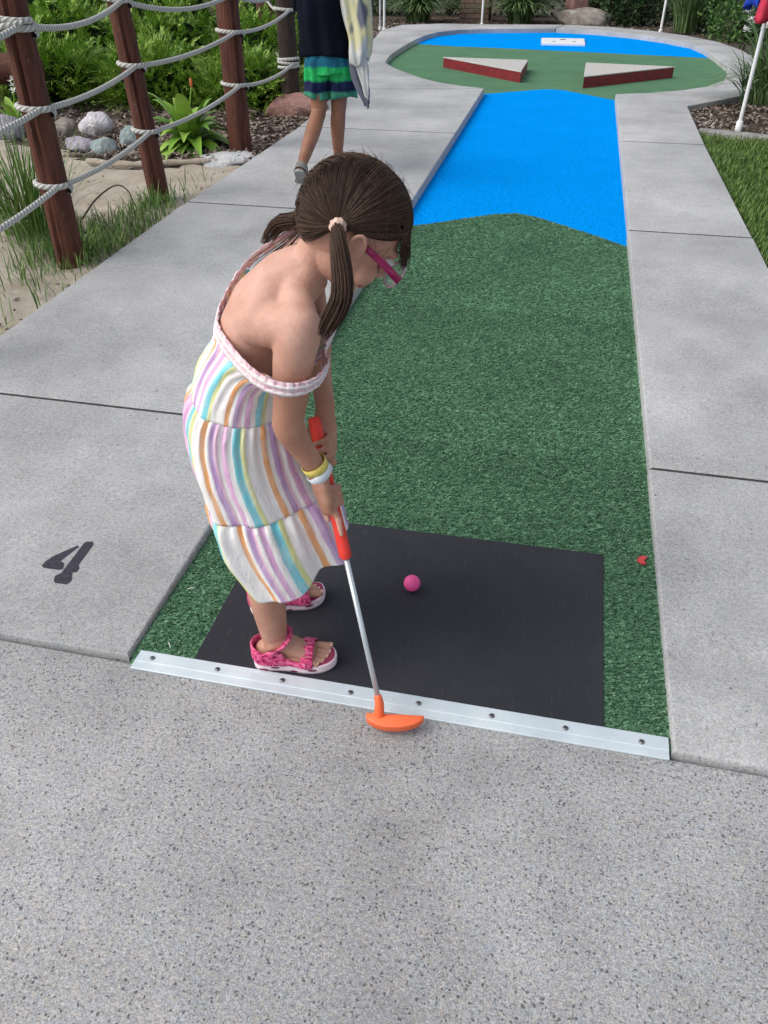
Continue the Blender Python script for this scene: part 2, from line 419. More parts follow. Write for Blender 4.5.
def dressm():
    t = NT('striped_cotton'); u = t.coord((1, 1, 1), out='UV')
    dn = t.N.new('ShaderNodeTexNoise'); dn.inputs['Scale'].default_value = 60; dn.inputs['Detail'].default_value = 4; t.link(t.coord((1.0, .5, 1), out='UV'), dn.inputs['Vector'])
    sx = t.N.new('ShaderNodeSeparateXYZ'); t.link(u, sx.inputs[0])
    x = t.math('ADD', sx.outputs[0], t.math('MULTIPLY', t.math('SUBTRACT', dn.outputs['Fac'], .5), .005))
    f = t.math('FRACT', t.math('MULTIPLY', x, 1 / .150))
    W = (.86, .845, .835); P = (.70, .40, .64); O = (.80, .40, .17); A = (.22, .64, .72); Y = (.70, .72, .34); L = (.52, .33, .60); K = (.78, .52, .64)
    seq = [(0, W), (.055, O), (.145, W), (.20, L), (.30, K), (.335, W), (.40, P), (.50, W), (.56, A), (.685, Y), (.76, W), (.84, O), (.84, W)]
    seq = [(0, W), (.06, O), (.15, W), (.22, L), (.31, K), (.36, W), (.42, P), (.52, W), (.61, A), (.73, Y), (.81, W)]
    stops = []
    for k, (p, c) in enumerate(seq):
        stops.append((p, c))
    # soft dyed edges
    n = t.N.new('ShaderNodeValToRGB'); cr = n.color_ramp
    pts = []
    for k, (p, c) in enumerate(seq):
        nx = seq[k + 1][0] if k + 1 < len(seq) else 1.0
        pts.append((p + .009, c)); pts.append((nx - .009, c))
    while len(cr.elements) < len(pts): cr.elements.new(.5)
    for e, (p, c) in zip(cr.elements, pts): e.position = p; e.color = (*c, 1)
    t.link(f, n.inputs['Fac'])
    blot = t.noise(t.coord((1, .35, 1), out='UV'), 45, 4)
    col = t.mix(n.outputs['Color'], (.84, .82, .82), t.math('MULTIPLY', t.ramp(blot, [(.42, 0), (.75, 1)]), .42))
    weave = t.noise(t.coord(), 700, 2); cr1 = t.noise(t.coord((34, 34, 15)), 1.0, 5, .62, 1.6); cr2 = t.noise(t.coord((1, .16, 1), out='UV'), 130, 3, .6)
    t.set(col, .9, spec=.1)
    return t.bump(t.math('ADD', t.math('MULTIPLY', weave, .05), t.math('ADD', t.math('MULTIPLY', cr1, .7), t.math('MULTIPLY', cr2, .25))), .0045).m
M['dress'] = dressm()
def trimm():
    t = NT('pink_trim'); w = t.noise(t.coord((1, 1, 1)), 120, 3, .6)
    t.set(t.ramp(w, [(.35, (.62, .34, .42)), (.5, (.76, .55, .60)), (.65, (.82, .74, .74))]), .85, spec=.15); return t.bump(w, .002).m
M['trim'] = trimm()
M['frillwhite'] = plain('white_frill_edge', (.78, .72, .74), .9, spec=.1, var=.2, scale=150)
M['liner'] = plain('grey_lining', (.42, .42, .45), .9)
M['navy'] = plain('navy_cotton', (.0035, .005, .013), .9, spec=.1, var=.3, scale=10)
def shortsm():
    t = NT('striped_swim_shorts'); c = t.coord(); sx = t.N.new('ShaderNodeSeparateXYZ'); t.link(c, sx.inputs[0])
    n = t.noise(t.coord((5, 5, 2)), 2.0, 3); z = t.math('ADD', sx.outputs[2], t.math('MULTIPLY', t.math('SUBTRACT', n, .5), .05))
    z = t.math('MULTIPLY', t.math('SUBTRACT', z, .452), 1 / .30)
    G = (.02, .42, .11); N = (.008, .016, .06); T = (.010, .12, .20); g2 = (.05, .27, .17)
    col = t.ramp(z, [(0, g2), (.12, g2), (.17, N), (.34, N), (.39, G), (.60, G), (.65, T), (.80, T), (.9, (.02, .09, .17))])
    t.set(t.mix(col, N, t.math('MULTIPLY', t.ramp(t.noise(c, 16, 3), [(.55, 0), (.7, 1)]), .5)), .8, spec=.2); return t.m
M['shorts'] = shortsm()
def towelm():
    t = NT('patterned_towel'); c = t.coord(); n = t.noise(t.coord((1, 1, .45)), 7, 2, .4); n2 = t.noise(c, 300, 2)
    col = t.ramp(n, [(.40, (.60, .62, .60)), (.47, (.66, .67, .66)), (.52, (.64, .62, .38)), (.58, (.64, .62, .40)), (.63, (.16, .17, .22))])
    t.set(col, .95, spec=.1); return t.bump(n2, .003).m
M['towel'] = towelm()
M['towelgrey'] = plain('grey_towel_border', (.14, .145, .19), .95, spec=.1, var=.25, scale=20)
M['sandal'] = plain('grey_sandal', (.20, .20, .18), .8, var=.2)
M['sandalsole'] = plain('grey_tread', (.28, .28, .27), .8, var=.2, scale=60)
def brickm():
    t = NT('stacked_brown_block'); c = t.coord(rot=(R(90), 0, 0)); b = t.N.new('ShaderNodeTexBrick'); b.inputs['Scale'].default_value = 1
    b.inputs['Brick Width'].default_value = .42; b.inputs['Row Height'].default_value = .09; b.inputs['Mortar Size'].default_value = .008
    b.inputs['Color1'].default_value = (.13, .085, .065, 1); b.inputs['Color2'].default_value = (.20, .14, .11, 1); b.inputs['Mortar'].default_value = (.05, .04, .035, 1)
    t.link(c, b.inputs['Vector']); n = t.noise(t.coord(), 30, 4)
    t.set(t.mix(b.outputs['Color'], t.ramp(n, [(.3, .7), (.7, 1.25)]), .8, 'MULTIPLY'), .9, spec=.15); return t.m
M['brick'] = brickm()
M['hole'] = plain('cup_dark', (.02, .02, .022), .8)
# ------------------------------------------------------------------ setting
def zp(y):
    return float(np.interp(y, [1.084, 1.0841, 2.14, 4.61, 7.08, 9.7, 30], [0, .014, .034, .058, .068, .073, .073]))
def offset(poly, d):
    """move a CCW polygon inward by d"""
    P = [V(p) for p in poly]; n = len(P); out = []
    for i in range(n):
        a, b, c = P[i - 1], P[i], P[(i + 1) % n]
        e1, e2 = unit(b - a), unit(c - b); n1, n2 = V(-e1[1], e1[0]), V(-e2[1], e2[0])
        k = unit(n1 + n2); s = d / max(.35, k @ n1)
        out.append(b + k * s)
    return out
def ccw(poly):
    a = sum(poly[i][0] * poly[(i + 1) % len(poly)][1] - poly[(i + 1) % len(poly)][0] * poly[i][1] for i in range(len(poly)))
    return poly if a > 0 else poly[::-1]
def slab(poly, mat, zf, name='pavement', round_=.010):
    poly = ccw([tuple(p) for p in poly]); mb = MB()
    gap = .009 if max(p[1] for p in poly) > 4.7 else (.0028 if max(p[1] for p in poly) < 2.2 else .0052)
    p0 = offset(poly, gap); rings = [[(x, y, -.14) for x, y in p0]]
    for k in range(5):
        a = R(90 * k / 4); ins = round_ * (1 - math.cos(a)); dz = round_ * (1 - math.sin(a))
        rings.append([(x, y, zf(q[1]) - dz) for (x, y), q in zip(offset(poly, gap + ins), poly)])
    mb.loft(rings, True, True)
    o = build(name, mb, mat, smooth=True, auto=40)
    return tag(o, kind='structure')

LE = [(-.846, 1.0845), (-.850, 1.55), (-.884, 2.9), (-.924, 4.93), (-.963, 6.7), (-1.035, 9.66)]     # lane's left kerb line
def lex(y): return float(np.interp(y, [p[1] for p in LE], [p[0] for p in LE]))
OL = [(-2.2, -3), (-2.21, 2.6), (-2.29, 4.4), (-2.36, 7.1), (-2.58, 9.25), (-3.05, 12.4), (-3.55, 14.9), (-3.80, 16.6), (-3.68, 17.9), (-2.95, 18.4)]
def olx(y): return float(np.interp(y, [p[1] for p in OL[:8]], [p[0] for p in OL[:8]]))
slab([(-2.2, -3.2), (2.6, -3.2), (2.6, 1.0835), (-2.2, 1.0835)], M['front'], zp)
J = [1.0845, 2.14, 4.615, 7.09]
for a, b in zip(J[:-1], J[1:]):
    mid = [p for p in LE if a < p[1] < b]; om = [p for p in OL if a < p[1] < b]
    slab([(olx(a), a), (lex(a), a)] + mid + [(lex(b), b), (olx(b), b)] + om[::-1], M['walk'], zp)
slab([(olx(7.09), 7.09), (lex(7.09), 7.09), (-1.035, 9.66), (-2.58, 9.25)], M['walk'], lambda y: .068 + (y - 7.09) * .002)
NEARL = [(-1.035, 9.665), (-1.30, 9.80), (-1.56, 9.98), (-1.84, 10.30), (-2.07, 10.67), (-2.38, 11.20), (-2.62, 11.75)]
FAR = [(-2.74, 12.6), (-2.80, 13.8), (-2.82, 15.05), (-2.79, 15.8), (-2.68, 16.5), (-2.40, 17.0), (-2.0, 17.28), (-1.5, 17.46), (-.63, 17.72), (.1, 17.4), (.74, 16.85), (1.25, 16.1), (1.62, 15.3), (1.74, 14.5),
       (1.80, 13.4), (1.82, 12.3), (1.74, 11.6), (1.60, 10.9), (1.36, 10.35), (1.05, 9.98), (.70, 9.72), (.355, 9.56)]
k = FAR.index((-.63, 17.72))
slab([(-2.58, 9.255)] + NEARL + FAR[:k + 1] + [(-.50, 18.66)] + [(-2.1, 18.42)] + OL[5:][::-1], M['walk'], lambda y: .0725)
ORT = [(1.02, 7.06), (1.05, 8.95), (1.30, 9.25), (1.70, 9.78), (2.02, 10.7), (2.24, 11.7), (2.36, 13.2), (2.30, 14.4), (2.12, 15.6), (1.70, 16.7), (1.2, 17.5), (.4, 18.3), (-.49, 18.66)]
slab([(.352, 7.06)] + FAR[k:][::-1][:0] + [(.355, 9.56)][:0] + [(1.02, 7.06)] + ORT[1:] + FAR[k:], M['walk'], lambda y: .0725 if y > 9 else .068)
for a, b in zip([1.0845, 2.14, 4.60], [2.14, 4.60, 7.06]):
    slab([(.352, a), (1.02, a), (1.02, b), (.352, b)], M['walk'], zp)

def joint(p, q, z0, z1):
    mb = MB(); p, q = V(*p, z0), V(*q, z1); e = unit(q - p); n = V(-e[1], e[0], 0) * (.0125 if p[1] > 3 else .007)
    mb.loft([[c - n - V(0, 0, .03), c + n - V(0, 0, .03), c + n - V(0, 0, .0026), c - n - V(0, 0, .0026)] for c in (p + e * .012, q - e * .012)])
    tag(build('pavement_joint', mb, M['joint'], smooth=False), kind='structure')
for y in J[1:]: joint((olx(y), y), (lex(y), y), zp(y), zp(y))
for y in (2.14, 4.60, 7.06): joint((.352, y), (1.02, y), zp(y), zp(y))
joint((-2.58, 9.2525), (-1.035, 9.6625), .0725, .0725); joint((-.63, 17.72), (-.495, 18.66), .0725, .0725)
# turf
T1 = [(-.96, 4.56), (-.91, 4.572), (-.60, 4.82), (-.42, 4.965), (-.288, 5.02), (-.16, 4.955), (.10, 4.73), (.345, 4.495), (.40, 4.45)]
T2 = [(-1.10, 9.72), (-1.03, 9.78), (-.62, 10.12), (-.44, 10.26), (-.32, 10.30), (-.18, 10.24), (.355, 9.66), (.42, 9.60)]
T3 = [(-2.9, 15.1), (-2.12, 14.80), (-1.38, 14.70), (-.48, 14.50), (.6, 14.25), (1.9, 13.95)]
mb = MB(); mb.add([(x, y, 0) for x, y in [(-.92, 1.095), (-.8425, 1.095)] + [(-.842, 1.072), (.350, 1.072), (.350, 1.084), (.36, 1.095), (.40, 1.095)][:1] + [(.350, 1.072), (.352, 1.095), (.40, 1.095)] + T1[::-1]], [tuple(range(6 + len(T1)))])
MATP = [(-.700, 1.116), (.219, 1.116), (.221, 1.713), (-.712, 1.695)]
def fibres(n, y0, y1, s):
    x = rng.uniform(-.93, .36, n); y = y0 + (y1 - y0) * rng.random(n)
    ok = (x > np.interp(y, [p[1] for p in LE], [p[0] for p in LE]) + .004) & (x < .350) & (y < np.interp(x, [p[0] for p in T1], [p[1] for p in T1]) - .004) & (y > 1.10)
    inm = (x > -.708) & (x < .221) & (y < 1.695 + (x + .712) * .0193) & (y < 1.72)
    x, y = x[ok & ~inm], y[ok & ~inm]; n = len(x)
    a = rng.normal(0, .55, n) + np.where(rng.random(n) < .5, math.pi, 0); l = rng.uniform(.6, 1.4, n) * .011 * s; h = rng.uniform(.35, 1.2, n) * .0055
    w = rng.uniform(.7, 1.3, n) * .0017 * s
    d = np.stack([np.cos(a), np.sin(a)], 1); q = np.stack([-np.sin(a), np.cos(a)], 1)
    p = np.stack([x, y], 1); z0 = np.full(n, .0002)
    def P(xy, z): return np.concatenate([xy, z[:, None]], 1)
    m = p + d * (l * .45)[:, None]
    Q = np.stack([P(p - q * w[:, None], z0), P(m - q * w[:, None], h), P(p + d * l[:, None], h * .75), P(m + q * w[:, None], h * .98), P(p + q * w[:, None], z0)], 1)
    mb.quads(Q)
fibres(52000, 1.10, 2.2, 1.0); fibres(42000, 2.0, 3.4, 1.25); fibres(30000, 3.2, 5.05, 1.6)
tag(build('putting_turf', mb, M['green'], smooth=False), kind='structure')
mb = MB(); mb.add([(x, y, .001) for x, y in T1 + T2[::-1]], [tuple(range(len(T1) + len(T2)))])
tag(build('blue_putting_turf', mb, M['blue'], smooth=False), kind='structure')
BAYL = [(-1.1, 9.6), (-1.6, 9.9), (-2.1, 10.6), (-2.45, 11.2), (-2.75, 11.7), (-2.9, 13)]
BAYR = [(1.9, 13), (1.9, 12), (1.65, 10.8), (1.1, 9.9), (.42, 9.5)]
poly = T2 + BAYR[::-1] + T3[::-1] + BAYL[::-1]
mb = MB(); mb.add([(x, y, .0005) for x, y in poly], [tuple(range(len(poly)))])
tag(build('far_putting_turf', mb, M['green'], smooth=False), kind='structure')
poly = T3 + [(1.8, 15.5), (.85, 17.0), (.15, 17.5), (-.63, 17.8), (-1.6, 17.55), (-2.5, 17.1), (-2.9, 16.2)]
mb = MB(); mb.add([(x, y, .001) for x, y in poly], [tuple(range(len(poly)))])
tag(build('far_blue_putting_turf', mb, M['blue'], smooth=False), kind='structure')

# ground sheets
mb = MB(); mb.add([(-150, -60, -.06), (150, -60, -.06), (150, 240, -.06), (-150, 240, -.06)], [(0, 1, 2, 3)])
tag(build('ground', mb, M['soil'], smooth=False), kind='structure')
PAVED = [(-2.2, -3.2), (2.6, -3.2), (2.6, 1.08), (1.02, 1.08)] + ORT + [(-.5, 18.66), (-2.1, 18.42)] + OL[::-1][:-1]
def inside(px, py, poly):
    c = np.zeros(px.shape, bool); n = len(poly)
    for i in range(n):
        (x1, y1), (x2, y2) = poly[i], poly[(i + 1) % n]
        hit = ((y1 > py) != (y2 > py)) & (px < (x2 - x1) * (py - y1) / (y2 - y1 + 1e-12) + x1); c ^= hit
    return c
def dist_to(px, py, poly):
    best = np.full(px.shape, 9e9); n = len(poly)
    for i in range(n):
        a, b = V(poly[i]), V(poly[(i + 1) % n]); e = b - a; L = e @ e + 1e-12
        t = np.clip(((px - a[0]) * e[0] + (py - a[1]) * e[1]) / L, 0, 1)
        best = np.minimum(best, np.hypot(px - a[0] - t * e[0], py - a[1] - t * e[1]))
    return best
def wob(x, y): return .010 * np.sin(3.1 * x + 1.7 * y) + .008 * np.sin(7.3 * x - 4.1 * y + 1) + .006 * np.sin(13 * x + 11 * y)
cs = .09
gx, gy = np.meshgrid(np.arange(-9, 6, cs), np.arange(-1, 25, cs), indexing='ij')
gz = .014 + wob(gx, gy) * np.where(gy < 6, .7, 1) + rng.normal(0, .003, gx.shape); gz = np.where(gy < 1.6, gz - .045, gz)
cx, cy = gx[:-1, :-1] + cs / 2, gy[:-1, :-1] + cs / 2
drop = inside(cx, cy, PAVED) & (dist_to(cx, cy, PAVED) > .16)
sandm_ = (cx < -1.5) & (cy < 5.62 + .16 * np.sin(2.3 * cx) + .05 * np.sin(9 * cx) + .35 * np.clip(-3 - cx, 0, 1))
lawnm_ = (cx > .9) & (cy < 7.72 - .35 * (cx - 1.08))
ids = np.arange(gx.size).reshape(gx.shape)
for nm, msk, mat in (('sand', sandm_, 'sand'), ('lawn', lawnm_, 'lawn'), ('planting_bed', ~sandm_ & ~lawnm_, 'soil')):
    ii, jj = np.nonzero(msk & ~drop)
    F = np.stack([ids[ii, jj], ids[ii + 1, jj], ids[ii + 1, jj + 1], ids[ii, jj + 1]], 1)
    used, inv = np.unique(F, return_inverse=True); mb = MB()
    z = gz.ravel()[used] + (.006 if nm == 'sand' else 0)
    mb.add(np.stack([gx.ravel()[used], gy.ravel()[used], z], 1), [tuple(f) for f in inv.reshape(F.shape).tolist()])
    tag(build(nm, mb, M[mat]), kind='structure')
def gz_at(x, y): return .022 + float(wob(x, y))

# ------------------------------------------------------------------ lane fittings
mb = MB(); P = offset(ccw(MATP), .0); mb.loft([[(x, y, .0003) for x, y in P], [(x, y, .0052) for x, y in P], [(x, y, .0062) for x, y in offset(P, .0012)]])
o = build('tee_mat', mb, M['rubber'], loc=(-.24, 1.41, 0), smooth=False)
tag(o, 'thin black ribbed rubber mat lying on the turf under the girl and the ball', 'mat')
mats_ = [M['alu']]
strip = empty('metal_strip', (-.24, 1.092, 0), 'pale screwed-down metal strip across the near end of the lane', 'metal strip')
def sp_(y0, y1, z): return [(-.842, y0 - .008, z), (.350, y0 + .004, z), (.350, y1 + .010, z), (-.838, y1 - .006, z)]
mb = MB()
prof = [(1.066, .001), (1.066, .0046), (1.0675, .0056), (1.086, .0066), (1.0875, .0086), (1.090, .0088), (1.117, .0098), (1.1185, .0088), (1.1185, .0012)]
rings = [[(-.832 + .0045 * k / 8, y - .006, z) for k, (y, z) in enumerate(prof)], [(.349, y + .006, z) for y, z in prof]]
rings = [rings[0]] + [[tuple(V(a) * (1 - t) + V(b) * t) for a, b in zip(rings[0], rings[1])] for t in np.linspace(.1, .9, 9)] + [rings[1]]
mb.loft(rings); build('strip_plate', mb, M['alu'], strip, smooth=False)
for x, y in [(-.792, 1.094), (-.633, 1.095), (-.479, 1.096), (-.322, 1.096), (-.171, 1.099), (-.013, 1.100), (.141, 1.102), (.295, 1.101)]:
    mb = MB(); zt = .0091
    mb.loft([[(x + r * math.cos(a), y + r * math.sin(a), zt + h) for a in np.arange(16) * math.pi / 8] for r, h in ((.0062, 0), (.0060, .0014), (.0040, .0026), (.0015, .0030))])
    s = build('screw', mb, M['screw'], strip)
    a = rnd.uniform(0, 3); mb = MB(); e = V(math.cos(a), math.sin(a), 0); f = V(-e[1], e[0], 0)
    mb.box((x, y, zt + .0030), (e * .0038, f * .0007, V(0, 0, .0005))); mb.box((x, y, zt + .0032), (f * .0038, e * .0007, V(0, 0, .0005)))
    build('screw_slot', mb, M['slot'], s, smooth=False)
n1 = [(-1.218, 1.323), (-1.218, 1.342), (-1.207, 1.368), (-1.17, 1.419), (-1.164, 1.415), (-1.181, 1.351), (-1.167, 1.346), (-1.157, 1.325), (-1.164, 1.319), (-1.208, 1.318)]
n2 = [(-1.155, 1.278), (-1.162, 1.295), (-1.152, 1.308), (-1.158, 1.431), (-1.153, 1.44), (-1.137, 1.442), (-1.13, 1.433), (-1.126, 1.348), (-1.116, 1.335), (-1.116, 1.322), (-1.126, 1.317), (-1.111, 1.288), (-1.115, 1.273), (-1.148, 1.272)]
mb = MB()
for n_ in (n1, n2):
    c = ccw(n_); mb.loft([[(x, y, zp(y) - .002) for x, y in c], [(x, y, zp(y) + .0012) for x, y in c]])
tag(build('painted_number', mb, M['numpaint'], loc=(-1.16, 1.35, .018), smooth=False), 'dark stencilled number 4 painted on the concrete left of the lane', 'number')

# triangular obstacles
def wedge(poly, h, label, tip):
    root = empty('corner_block', (*tip, 0), label, 'obstacle', 'red sided blocks on the far green')
    c = ccw(poly); mb = MB(); mb.loft([[(x, y, -.01) for x, y in c], [(x, y, h - .012) for x, y in c]]); build('block_side', mb, M['redpaint'], root, smooth=False)
    mb = MB(); q = offset(c, -.004)
    mb.loft([[(x, y, h - .0115) for x, y in q], [(x, y, h - .003) for x, y in q], [(x, y, h) for x, y in offset(q, .006)]]); build('block_top', mb, M['rampcon'], root, smooth=False)
wedge([(-1.88, 12.02), (-.735, 10.74), (-.735, 11.92)], .125, 'low triangular red-sided block left of centre on the far green, its point to the left', (-1.1, 11.5))
wedge([(.015, 10.45), (1.10, 11.62), (.02, 11.80)], .125, 'low triangular red-sided block right of centre on the far green, its point to the right', (.35, 11.3))
# white cup plate
root = empty('hole_plate', (-.41, 15.8, 0), 'flat white plate with dark cup on the far blue turf', 'hole plate')
mb = MB(); c = ccw([(-.80, 16.25), (-.06, 16.30), (-.03, 15.30), (-.75, 15.30)]); mb.loft([[(x, y, .0) for x, y in c], [(x, y, .028) for x, y in c], [(x, y, .032) for x, y in offset(c, .01)]])
build('plate', mb, M['whitepaint'], root, smooth=False)
for x, y, r in ((-.42, 16.0, .055), (-.56, 15.62, .03), (-.22, 15.66, .03)):
    mb = MB(); mb.loft([[(x + r * math.cos(a), y + r * math.sin(a), z) for a in np.arange(24) * math.pi / 12] for z in (.030, .0345)])
    build('cup' if r > .04 else 'plate_mark', mb, M['hole'], root, smooth=False)
# red scrap on the turf
mb = MB(); c = [(.307, 1.70), (.318, 1.688), (.332, 1.694), (.326, 1.706), (.336, 1.722), (.322, 1.728), (.312, 1.718)]
mb.loft([[(x, y, .004 + .006 * ((x * 97) % 1)) for x, y in ccw(c)], [(x, y, .0065 + .006 * ((x * 97) % 1)) for x, y in ccw(c)]])
tag(build('red_scrap', mb, M['redleaf'], loc=(.32, 1.708, .004), smooth=False), 'tiny crumpled red scrap on the turf beside the right kerb', 'scrap')
for (x, y, a) in ((-.805, 1.34, .3), (-.775, 1.145, -.9)):
    mb = MB(); d = V(math.cos(a), math.sin(a), 0) * .012; mb.tube([V(x, y, .006) - d, V(x, y + .001, .008), V(x, y, .006) + d], [.0006, .0011, .0005], 5)
    tag(build('straw_bit', mb, M['bandyellow'] if False else M['petal'], loc=(x, y, .006)), 'pale bit of straw on the turf near the left end of the metal strip' if a < 0 else 'pale bit of straw on the turf left of the mat, farther up the kerb', 'straw', 'straw bits on the turf')
# ball
mb = MB(); mb.ell((-.256, 1.460, .0062 + .0213), (V(.0213, 0, 0), V(0, .0213, 0), V(0, 0, .0213)), 40, 24)
tag(build('golf_ball', mb, M['ball'], loc=(-.256, 1.460, .0062)), 'bright pink golf ball lying on the black mat', 'ball')

# concrete edging, right
mb = MB(); a, b = V(1.055, 7.86), V(2.9, 7.22); e = unit(b - a); q = V(-e[1], e[0])
rr = []
for t in np.linspace(0, np.linalg.norm(b - a), 14):
    c = a + e * t; w = .055 + .006 * math.sin(9 * t)
    rr.append([(c[0] + q[0] * s_, c[1] + q[1] * s_, z) for s_, z in ((-w, -.03), (-w, .035), (-w + .014, .050), (w - .014, .051), (w, .035), (w, -.03))])
mb.loft(rr); tag(build('edging_kerb', mb, M['rockgrey'], loc=(1.9, 7.56, 0), auto=50), 'low grey concrete edging between the lawn and the mulch bed', 'edging')
# ------------------------------------------------------------------ plants, stones, fence
def rand_unit(n):
    v = rng.normal(size=(n, 3)); return v / np.linalg.norm(v, axis=1)[:, None]
def nrm(a): return a / (np.linalg.norm(a, axis=-1, keepdims=True) + 1e-9)
def scatter_chips(name, pts, size, mat):
    n = len(pts); mb = MB()
    u = rand_unit(n); u[:, 2] *= .35; u = nrm(u); w = nrm(np.cross(u, np.array([0, 0, 1.]) + .5 * rand_unit(n)))
    L = rng.uniform(.4, 1.3, n)[:, None] * size; W = rng.uniform(.25, .6, n)[:, None] * size; nn = np.cross(u, w); hh = rng.uniform(.05, .15, n)[:, None] * size
    c = pts; Q = np.stack([c - u * L, c - w * W, c + u * L * .9, c + w * W], 1)
    mb.quads(Q + nn[:, None] * hh[:, None]); mb.quads(np.stack([c - u * L, c + w * W, c + nn * hh * -1.5, c - w * W], 1))
    return tag(build(name, mb, mat, smooth=False), kind='stuff')
def pts_in(n, x0, x1, y0, y1, z=.03, cond=None):
    x = rng.uniform(x0, x1, n); y = rng.uniform(y0, y1, n)
    k = ~inside(x, y, PAVED)
    if cond is not None: k &= cond(x, y)
    x, y = x[k], y[k]
    return np.stack([x, y, .022 + wob(x, y) + rng.uniform(0, z, len(x))], 1)
scatter_chips('bark_mulch', np.concatenate([pts_in(5200, -3.9, -2.3, 5.75, 10.5), pts_in(1500, -5.6, -3.2, 6.2, 8.2, .02), pts_in(1500, -5.5, -3.3, 14.5, 19.5), pts_in(1800, -4, 3, 17.4, 20.5)]), .034, M['chip'])
scatter_chips('bark_mulch', pts_in(5200, 1.0, 3.2, 7.4, 13, .03, lambda x, y: y > 7.98 - .35 * (x - 1.08)), .034, M['chip'])
scatter_chips('sand_litter', pts_in(500, -4.8, -2.2, 1.5, 5.8, .012), .016, M['chip'])
# lawn blades
def blades(mb, base, h, lean, w, droop=.5, seg=3):
    """ribbon blades: base (n,3), h (n,), lean direction (n,2) scaled"""
    n = len(base); d = np.concatenate([lean, np.zeros((n, 1))], 1); side = nrm(np.cross(d + 1e-6, [0, 0, 1.]))
    pts = []
    for k in range(seg + 1):
        t = k / seg; z = h * (t - droop * t * t * np.minimum(1, np.linalg.norm(lean, axis=1) / (h + 1e-6)) * .8)
        pts.append((base + d * (t ** 1.6) + np.stack([0 * z, 0 * z, z], 1), w * (1 - t ** 2 * .92)))
    for k in range(seg):
        (p, a), (q, b) = pts[k], pts[k + 1]
        mb.quads(np.stack([p - side * np.reshape(a, (-1, 1)), p + side * np.reshape(a, (-1, 1)), q + side * np.reshape(b, (-1, 1)), q - side * np.reshape(b, (-1, 1))], 1))
def blade_strips(name_mb, base, h, lean, w, droop=.5, seg=5):
    """connected ribbons, one island per blade"""
    n = len(base); d = np.concatenate([lean, np.zeros((n, 1))], 1); side = nrm(np.cross(d + 1e-6, [0, 0, 1.]))
    rows = []
    L = np.linalg.norm(lean, axis=1)
    for k in range(seg + 1):
        t = k / seg; z = h * (t * (1 + droop * np.minimum(1, L / h)) - droop * 1.5 * t * t * np.minimum(1.2, L / h))
        c = base + d * (t ** 1.5) + np.stack([0 * z, 0 * z, z], 1)
        ww = np.reshape(w, (-1, 1)) * (1 - t ** 2.2 * .95) * (.55 + .45 * min(1, t * 4))
        rows += [c - side * ww, c + side * ww]
    A = np.stack(rows, 1); m = A.shape[1]; o = name_mb.add(A.reshape(-1, 3), [])
    for i in range(n):
        b = o + i * m
        for k in range(seg):
            name_mb.f.append((b + 2 * k, b + 2 * k + 1, b + 2 * k + 3, b + 2 * k + 2)); name_mb.m.append(0)
p = pts_in(30000, 1.0, 2.7, 3.4, 7.8, .0, lambda x, y: y < 7.76 - .35 * (x - 1.08)); n = len(p)
a = rng.uniform(0, 6.28, n); mb = MB()
blades(mb, p, rng.uniform(.025, .06, n), np.stack([np.cos(a), np.sin(a)], 1) * rng.uniform(.005, .035, n)[:, None], .003, .4, 2)
tag(build('lawn_grass', mb, M['blade'], smooth=False), kind='stuff')
p = pts_in(8000, -3.2, -2.2, 2.6, 5.3, .0, lambda x, y: (x > -2.56 - .22 * np.exp(-((y - 3.75) / .45) ** 2)) & (rng.random(len(x)) < .04 + .96 * np.exp(-((y - 3.95) / .55) ** 2))); n = len(p); a = rng.uniform(0, 6.28, n); mb = MB()
blade_strips(mb, p, rng.uniform(.03, .16, n), np.stack([np.cos(a), np.sin(a)], 1) * rng.uniform(.01, .09, n)[:, None], rng.uniform(.002, .0045, n), .5, 3)
tag(build('path_edge_grass', mb, M['longgrass'], smooth=False), kind='stuff')

def clump(name, c, n, h, spread, w, mat, label, cat, group=None, r0=.08, droop=.6, extra=None, stem=None):
    root = empty(name, c, label, cat, group)
    a = rng.uniform(0, 6.28, n); s = rng.random(n) ** .7
    base = V(c) + np.stack([np.cos(a) * r0 * rng.random(n), np.sin(a) * r0 * rng.random(n), np.zeros(n)], 1)
    a2 = a + rng.normal(0, .5, n)
    lean = np.stack([np.cos(a2), np.sin(a2)], 1) * (spread * s)[:, None]
    mb = MB(); blade_strips(mb, base, h * (1.05 - .45 * s) * rng.uniform(.75, 1.1, n), lean, w * rng.uniform(.7, 1.2, n), droop)
    build('leaves', mb, mat, root, smooth=False)
    return root
clump('grass_clump', (-2.86, 3.85, .02), 240, .72, .50, .0046, M['longgrass'], 'tall bright green grass clump leaning beside the nearest fence post', 'grass clump', None, .20, .45)
clump('grass_tuft', (-2.47, 3.62, .02), 120, .20, .16, .004, M['longgrass'], 'short grass tuft around the foot of the nearest fence post', 'grass tuft', 'tufts at the fence', .14)
clump('grass_tuft', (-2.50, 4.55, .02), 80, .17, .15, .004, M['longgrass'], 'short grass tuft around the foot of the second fence post', 'grass tuft', 'tufts at the fence', .12)
def flower(root, top, s, mat, name='flower'):
    mb = MB()
    for k in range(6):
        a = k * math.pi / 3 + rnd.random() * .4; d = V(math.cos(a), math.sin(a) * .5, rnd.uniform(-.4, 1.0)); q = unit(np.cross(d, [0, 0, 1]))
        mb.add([V(top), V(top) + d * s * .6 + q * s * .3, V(top) + d * s * 1.15, V(top) + d * s * .6 - q * s * .3], [(0, 1, 2, 3)])
    build(name, mb, mat, root, smooth=False)
